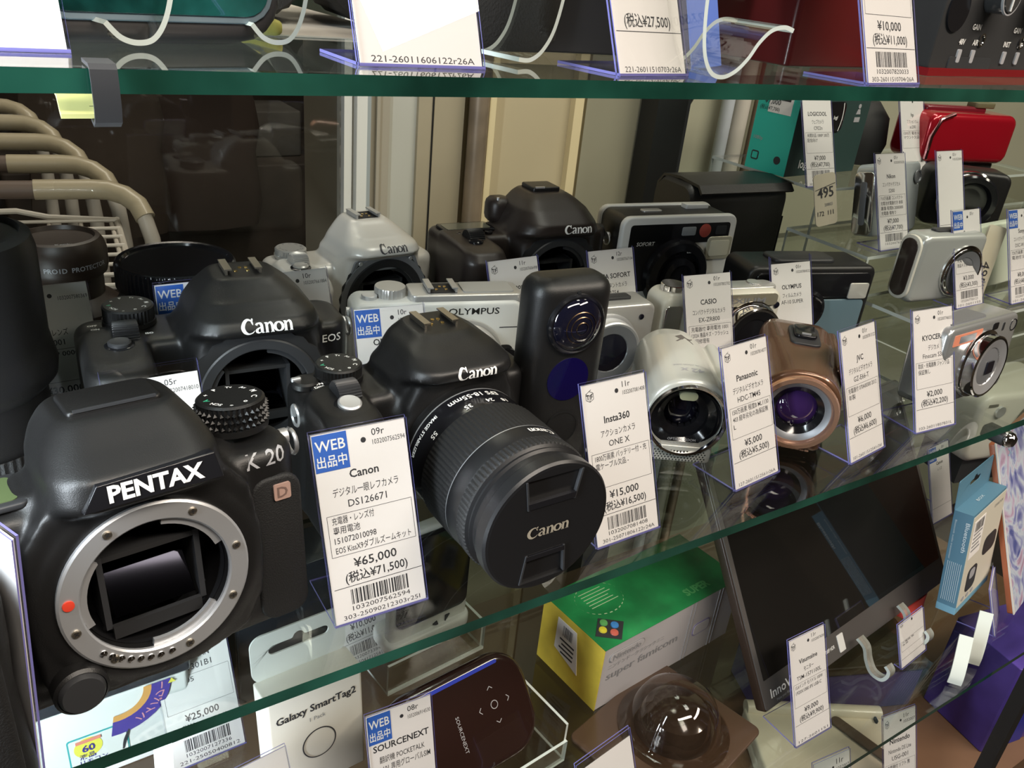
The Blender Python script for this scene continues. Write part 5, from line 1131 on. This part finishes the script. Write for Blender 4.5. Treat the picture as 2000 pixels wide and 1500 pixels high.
b = MB(); b.at(0, -16, 0); b.box(-40, 66, 0, 60, 0, 2, ACRT, ACRC); b.box(20, 66, -2, 0, 0, 20, ACRT, ACRC); b.box(64, 66, 0, 60, 2, 36, ACRT, ACRC); tag_(build('acrylic_stand', b, weld=False, loc=(.232, .0780, ZL), rot=(0, 0, 6)), 'clear holder around the dark touch device', 'acrylic stand')
# green yellow game console box
GRN = mat('green box print', (.02, .27, .08), .35, coat=.3, var=.35, vscale=18); YLW = mat('yellow box end', (.66, .50, .06), .4, var=.12, vscale=30)
GR2 = mat('grey box front', (.46, .44, .45), .45); 
t = thing('game_console_box', 'green, yellow and grey game console box lying flat', 'box', (.3470, .0930, ZL), 5); t.scale = (.84,)*3
b = MB(); b.box(0, 190, 0, 84, 0, 74, GR2); bx = build('carton', b, t, bevel=.6)
b = MB(); b.box(-.4, 190, -.4, 84, 74, 74.6, GRN); tp = build('green_top', b, t)
b = MB(); b.box(-.7, -.1, -.3, 84, 0, 74, YLW); ye = build('yellow_end', b, t)
b = MB()
for k in range(26):
    a = 2*PI*k/26; b.raw([(42+26*math.cos(a+d)+0, 56+r_*math.sin(a+d)*1.0 if False else 54+20*math.sin(a+d)*(r_/20), 74.9) for d, r_ in ((-.06, 20), (.06, 20), (.06, 21), (-.06, 21))], [(0, 1, 2, 3)], mat('pale green ink', (.55, .70, .45), .5))
for k in range(6): b.box(26, 60-3*(k % 3), 46+4*k, 46.7+4*k, 74.8, 75, mat('pale green ink', (.55, .70, .45), .5))
b.poly([(4, 18), (22, 2), (40, 18), (22, 34)], 74.7, 75, INK)
for (x_, y_), c_ in zip(((15, 20), (22, 26.5), (22, 12), (29, 19)), ((.70, .62, .05), (.12, .40, .12), (.62, .14, .10), (.06, .25, .62))): b.lathe([(4, 75), (3.6, 76.2), (0, 76.6)], mat('dot %s' % str(c_), c_, .3), 'z', (x_, y_), 20)
put(b, text2d('SUPER', 12, 120, 10, 'l', bold=.04), mat('leaf green ink', (.10, .42, .14), .5), ontop(74.9)); build('top_print', b, tp, weld=False)
b = MB(); b.rrp(46, 11, 5.4, -.4, 0, INKG, 'y', (30, 60)); b.rrp(44, 9.4, 4.7, -.7, -.3, GR2, 'y', (30, 60)); put(b, text2d('Nintendo', 9, 30, 56.8, 'c', bold=.02, width=36), INKG, onfront(-.9)); put(b, text2d('ニンテンドークラシックミニ', 6, 8, 47, 'l', width=74), INKG, onfront(-.4)); put(b, text2d('super famicom', 13, 8, 34, 'l', bold=.01, width=96), INKG, onfront(-.4))
for x_ in (118, 123, 158, 163): b.box(x_, x_+.5, -.4, 0, 0, 74, INKG)
b.rrp(26, 16, 5, -.4, -.1, mat('violet grey ink', (.25, .22, .38), .5), 'y', (140, 34)); b.rrp(23, 13, 4, -.7, -.3, GR2, 'y', (140, 34)); build('front_print', b, bx, weld=False)
b = MB(); b.poly([(28, 20), (62, 30), (62, 66), (36, 66)], -1.1, -.7, PAPER, 'x'); barcode(b, 40, 54, 50, 62, lambda u, v: (-1.2, u, v), INK, 21)
for k in range(4): b.box(-1.2, -1.1, 36, 56-3*(k % 2), 44-5*k, 46-5*k, INK)
build('price_sticker', b, ye, weld=False)
# clear dome package
t = thing('dome_package', 'clear domed bubble package over a brown tray at the bottom centre', 'blister package', (.3820, .0480, ZL), 14)
b = MB(); b.rrp(118, 98, 6, 0, 3, mat('dark brown tray', (.075, .045, .028), .3, coat=.3), 'z', bev=1); build('tray', b, t)
b = MB(); b.lathe([(43, 3), (43, 5), (40, 6), (36, 6.2), (34.5, 9), (33, 20), (28, 31), (20, 38), (10, 42), (0, 43)], clear('bubble plastic', (.90, .87, .84), 1.55), 'z', (8, 0), 72); build('dome', b, t)
b = MB(); b.lathe([(30, 3), (30, 10), (24, 22), (12, 28), (0, 29)], mat('dark brown lens ball', (.028, .018, .012), .12, coat=1), 'z', (8, 0), 48); build('camera_ball', b, t)
# leaning flat screen
SCR = mat('glossy screen', (.012, .011, .010), .05, coat=.6); BEZ = mat('brown grey bezel', (.075, .068, .064), .35)
t = thing('portable_monitor', 'leaning glossy flat screen monitor with a grey bezel, on the lowest glass shelf', 'monitor', (.4600, .0215, ZL+.009), 6)
Mo = Matrix.Rotation(R(-32), 4, 'X')
b = MB(); b.M = Mo; b.rrp(300, 205, 3, 0, 9, mat('dark brown monitor back', (.028, .016, .010), .4), 'y', (150, 102.5), bev=1.4); bd = build('housing', b, t)
b = MB(); b.M = Mo; b.rrp(298, 203, 2.4, -.9, .3, BEZ, 'y', (150, 102.5), bev=.3); bz = build('bezel', b, t)
b = MB(); b.M = Mo; b.box(6, 294, -1.3, -.8, 24, 198, SCR); build('screen', b, t)
b = MB(); b.M = Mo; put(b, text2d('InnoView', 10, 10, 8, 'l', bold=.015, shear=.1, width=44), W_INK, onfront(-1.1)); put(b, text2d('Make your life better', 3, 16, 3.5, 'l'), GREY_INK, onfront(-1.1)); b.rrp(9, 15, .8, -1.4, -.9, mat('white sticker', (.60, .60, .58), .5), 'y', (112, 12)); put(b, text2d('Full HD 1080P HDR', 4.4, 76, 11, 'l', width=26), W_INK, onfront(-1.1)); build('lettering', b, bz, weld=False)
def scr_hook(x, y, rz, label):
    o = thing('screen_hook', label, 'acrylic stand', (x, y, ZL+.001), rz, 'clear hooks holding the flat screen')
    b = MB(); HK = clear('milky acrylic', (.85, .84, .80), 1.5, haze=.25, hazecol=(.6, .58, .52)); b.ribbon(smooth([(24, 24), (16, 20), (11, 10), (4, 2), (-5, 2), (-9, 8), (-9, 14), (-5, 17)]), 3.0, 8, HK, ACRC); build('bent_sheet', b, o, weld=False, ang=60)
scr_hook(.5830, .0080, 4, 'clear hook gripping the lower screen edge, nearer the white tag')
scr_hook(.6550, .0180, 4, 'clear hook gripping the lower screen edge beside the red phone')
# blue hanging box
BLB = mat('steel blue box board', (.10, .225, .32), .45); BLL = mat('light blue box foot', (.20, .42, .56), .45); BCR = mat('cream print area', (.66, .62, .52), .5)
t = thing('hang_box', 'steel blue and cream hang-tab box at the right', 'box', (.6860, .0074, -.2159), 10.3, rx=-8.9); t.scale = (1.06, .53, .82)
b = MB(); b.rrp(76, 31, 1, 8, 122, BLB, 'z', (38, 15.5)); b.rrp(76.6, 31.6, 1, 0, 8, BLL, 'z', (38, 15.5)); ca = build('carton', b, t)
b = MB(); b.box(1.2, 75.4, -.6, .1, 8, 119, BCR)
b.box(2+3, 30, -1.0, -.6, 66, 112, PAPER); barcode(b, 8, 27, 98, 110, lambda u, v: (u, -1.2, v), INK, 31)
for k in range(5): b.box(8, 27-3*(k % 2), -1.2, -1.0, 94-5*k, 96-5*k, INKG)
b.rrp(30, 24, 8, -1.1, -.6, K_GREY, 'y', (56, 62)); b.rrp(22, 30, 7, -1.1, -.6, K_GREY, 'y', (24, 34)); b.rrp(12, 12, 4, -1.4, -1.0, GREY_INK, 'y', (24, 40))
for k in range(3): b.lathe([(3, -1.1), (3, -.7)], GREY_INK, 'y', (12+10*k, 14), 16)
put(b, text2d('CONNECTION', 5, 50, 108, 'l', width=20), INKG, onfront(-.9)); build('front_print', b, ca, weld=False)
b = MB(); sd = lambda u, v: (-.5, 31-u, v)
V = text2d('Bluetooth', 9, 0, 0, 'l', bold=.02); b.raw([(-.5, 5.0-vv+4, 112-u) for u, vv in V[0]], V[1], mat('pale blue ink', (.62, .72, .78), .5))
V = text2d('Bluetooth audio transmitter', 4.2, 0, 0, 'l'); b.raw([(-.5, 26-vv, 112-u) for u, vv in V[0]], V[1], mat('pale blue ink', (.62, .72, .78), .5))
for k in range(8): b.box(-.5, 0, 4+3.0*k, 4.6+3.0*k, 14, 62, mat('pale blue ink', (.62, .72, .78), .5))
V = text2d('BOX', 7, 0, 0, 'l'); b.raw([(30+u, 14+vv, 122.4) for u, vv in V[0]], V[1], mat('pale blue ink', (.62, .72, .78), .5)); build('side_print', b, ca, weld=False)
build('hang_tab', plate_hole(arc_rect(76, 34, 1.5), hang_slot(24, 6, 4, 0, 3), 29.6, 31, BLB, (38, 138)), t)
# illustrated case
ART = bpy.data.materials.new('pastel abstract print'); ART.use_nodes = True; nt = ART.node_tree; pb = nt.nodes['Principled BSDF']; pb.inputs['Roughness'].default_value = .2; pb.inputs['Coat Weight'].default_value = .5
tc = nt.nodes.new('ShaderNodeTexCoord'); vo = nt.nodes.new('ShaderNodeTexNoise'); vo.inputs['Scale'].default_value = 26; vo.inputs['Detail'].default_value = 3; vo.inputs['Distortion'].default_value = 2.2; cr = nt.nodes.new('ShaderNodeValToRGB')
for p_, c_ in ((.30, (.10, .12, .36)), (.42, (.34, .36, .62)), (.50, (.62, .70, .80)), (.58, (.60, .48, .66)), (.68, (.45, .30, .42))):
    e = cr.color_ramp.elements.new(p_); e.color = c_ + (1,)
cr.color_ramp.elements.remove(cr.color_ramp.elements[0]); cr.color_ramp.elements.remove(cr.color_ramp.elements[-1])
nt.links.new(tc.outputs['Object'], vo.inputs['Vector']); nt.links.new(vo.outputs['Fac'], cr.inputs[0]); nt.links.new(cr.outputs[0], pb.inputs['Base Color'])
t = thing('media_case', 'pale blue violet illustrated case leaning at the right edge', 'case', (.7730, -.0080, ZL+.0065), 12)
b = MB(); b.M = Matrix.Rotation(R(-24), 4, 'X'); b.rrp(130, 170, 2, 0, 5, mat('rust red case side', (.42, .13, .06), .35), 'y', (65, 85), bev=.5); build('case', b, t)
b = MB(); b.M = Matrix.Rotation(R(-24), 4, 'X'); b.box(3, 130, -.8, 0, 0, 170, ART); b.box(0, 3, -1, 0, 0, 170, WHITE); V = text2d('5.', 16, 30, 148, 'l', shear=.2); b.raw([(u, -1.0, v) for u, v in V[0]], V[1], mat('sky print', (.25, .45, .62), .5)); build('cover', b, t)
# red phone
t = thing('smartphone', 'coral red phone lying beside the leaning flat screen', 'phone', (.6780, .0300, ZL+.0012), 24)
b = MB(); b.rrp(60, 80, 6, 0, 7, mat('coral red plastic', (.62, .07, .06), .35, coat=.3), 'z', (30, 40), bev=1.5); build('body', b, t)
b = MB(); b.lathe([(1.6, 6.8), (1.6, 7.3), (0, 7.3)], K_MATTE, 'z', (8, 16), 14); b.lathe([(1.6, 6.8), (1.6, 7.3), (0, 7.3)], K_MATTE, 'z', (14, 18), 14); build('holes', b, t)
# white lens product far right and black round body
t = thing('zoom_camera', 'cream white camera body behind the blue hanging box at the right edge', 'camera', (1.020, .180, ZL+.001), -12)
b = MB(); b.rrp(150, 90, 16, -40, 40, CREAM, 'y', (0, 80), bev=8); b.box(-60, 60, -30, 30, 0, 45, K_GREY); build('body', b, t)
b = MB(); b.lathe([(44, -40), (46, -44), (46, -80), (42, -84), (34, -80), (0, -78)], K_GLOSS, 'y', (30, 78), 64); build('lens', b, t)
b = MB(); b.lathe([(7, -40), (7, -43), (3, -43), (0, -42)], STEEL, 'y', (-46, 104), 24); b.box(-66, -52, -41, -40, 111, 114, K_MATTE); build('strap_lug', b, t)
# ================================================================== BASE LEVEL, seen through the lowest shelf
ZB = -.4395
DSC = mat('warm cream plastic', (.68, .60, .46), .35, coat=.2)
t = thing('folding_console', 'cream white clamshell device under the lowest shelf, with a dark gap across it', 'handheld console', (.6620, .0550, ZB), -31)
b = MB(); b.rrp(150, 86, 8, 12, 26, DSC, 'z', (-10, 0), bev=3); b.lathe([(8, -83), (8, 64)], DSC, 'x', (38, 26), 24); build('lid', b, t)
b = MB(); b.rrp(150, 86, 8, 0, 11.6, DSC, 'z', (-10, 0), bev=2); b.box(54, 56, 24, 30, 26, 30, K_MATTE); build('base', b, t)
b = MB(); b.rrp(13, 80, 6, 26.2, 29, mat('dark taupe strap', (.10, .065, .040), .6), 'z', bev=1); tag_(build('strap', b, loc=(.6870, .0350, ZB+.0010), rot=(0, 0, 8)), 'dark taupe strap lying across the cream clamshell device', 'strap')
t = thing('violet_box', 'violet box with a dark lid edge behind the cream clamshell device', 'box', (.7340, .1250, ZB), -22)
b = MB(); b.rrp(190, 70, 4, 0, 56, mat('violet board', (.105, .075, .20), .45, var=.2, vscale=12), 'z', bev=1.5); build('carton', b, t)
b = MB(); b.rrp(196, 76, 8, 56, 68, mat('olive brown lid', (.085, .055, .028), .4, var=.3, vscale=20), 'z', bev=3); build('lid', b, t)
t = thing('game_box', 'deep blue violet box at the bottom right corner under the shelf', 'box', (.925, .0000, ZB), -10)
b = MB(); b.rrp(200, 80, 3, 0, 120, mat('violet blue print', (.085, .05, .30), .4, var=.5, vscale=8), 'z', bev=1); build('carton', b, t)
b = MB(); b.box(-60, -40, -41, -40.2, 0, 120, mat('deep blue band', (.02, .03, .30), .4)); put(b, text2d('SWITCH  GAME', 9, 0, 90, 'l'), GREY_INK, onfront(-41)); 
b.v = b.v; build('print', b, t, weld=False)
for k, (x, y, rz_, c_, l_) in enumerate(((.300, .060, 12, (.12, .075, .045), 'brown carton lying on the base board, under the touch device'), (.410, -.010, -8, (.20, .15, .10), 'tan carton lying on the base board, under the dome package'))):
    b = MB(); b.rrp(120, 80, 3, 0, 34, mat('carton board %d' % k, c_, .6), 'z', bev=1); tag_(build('carton', b, loc=(x, y, ZB), rot=(0, 0, rz_)), l_, 'box')
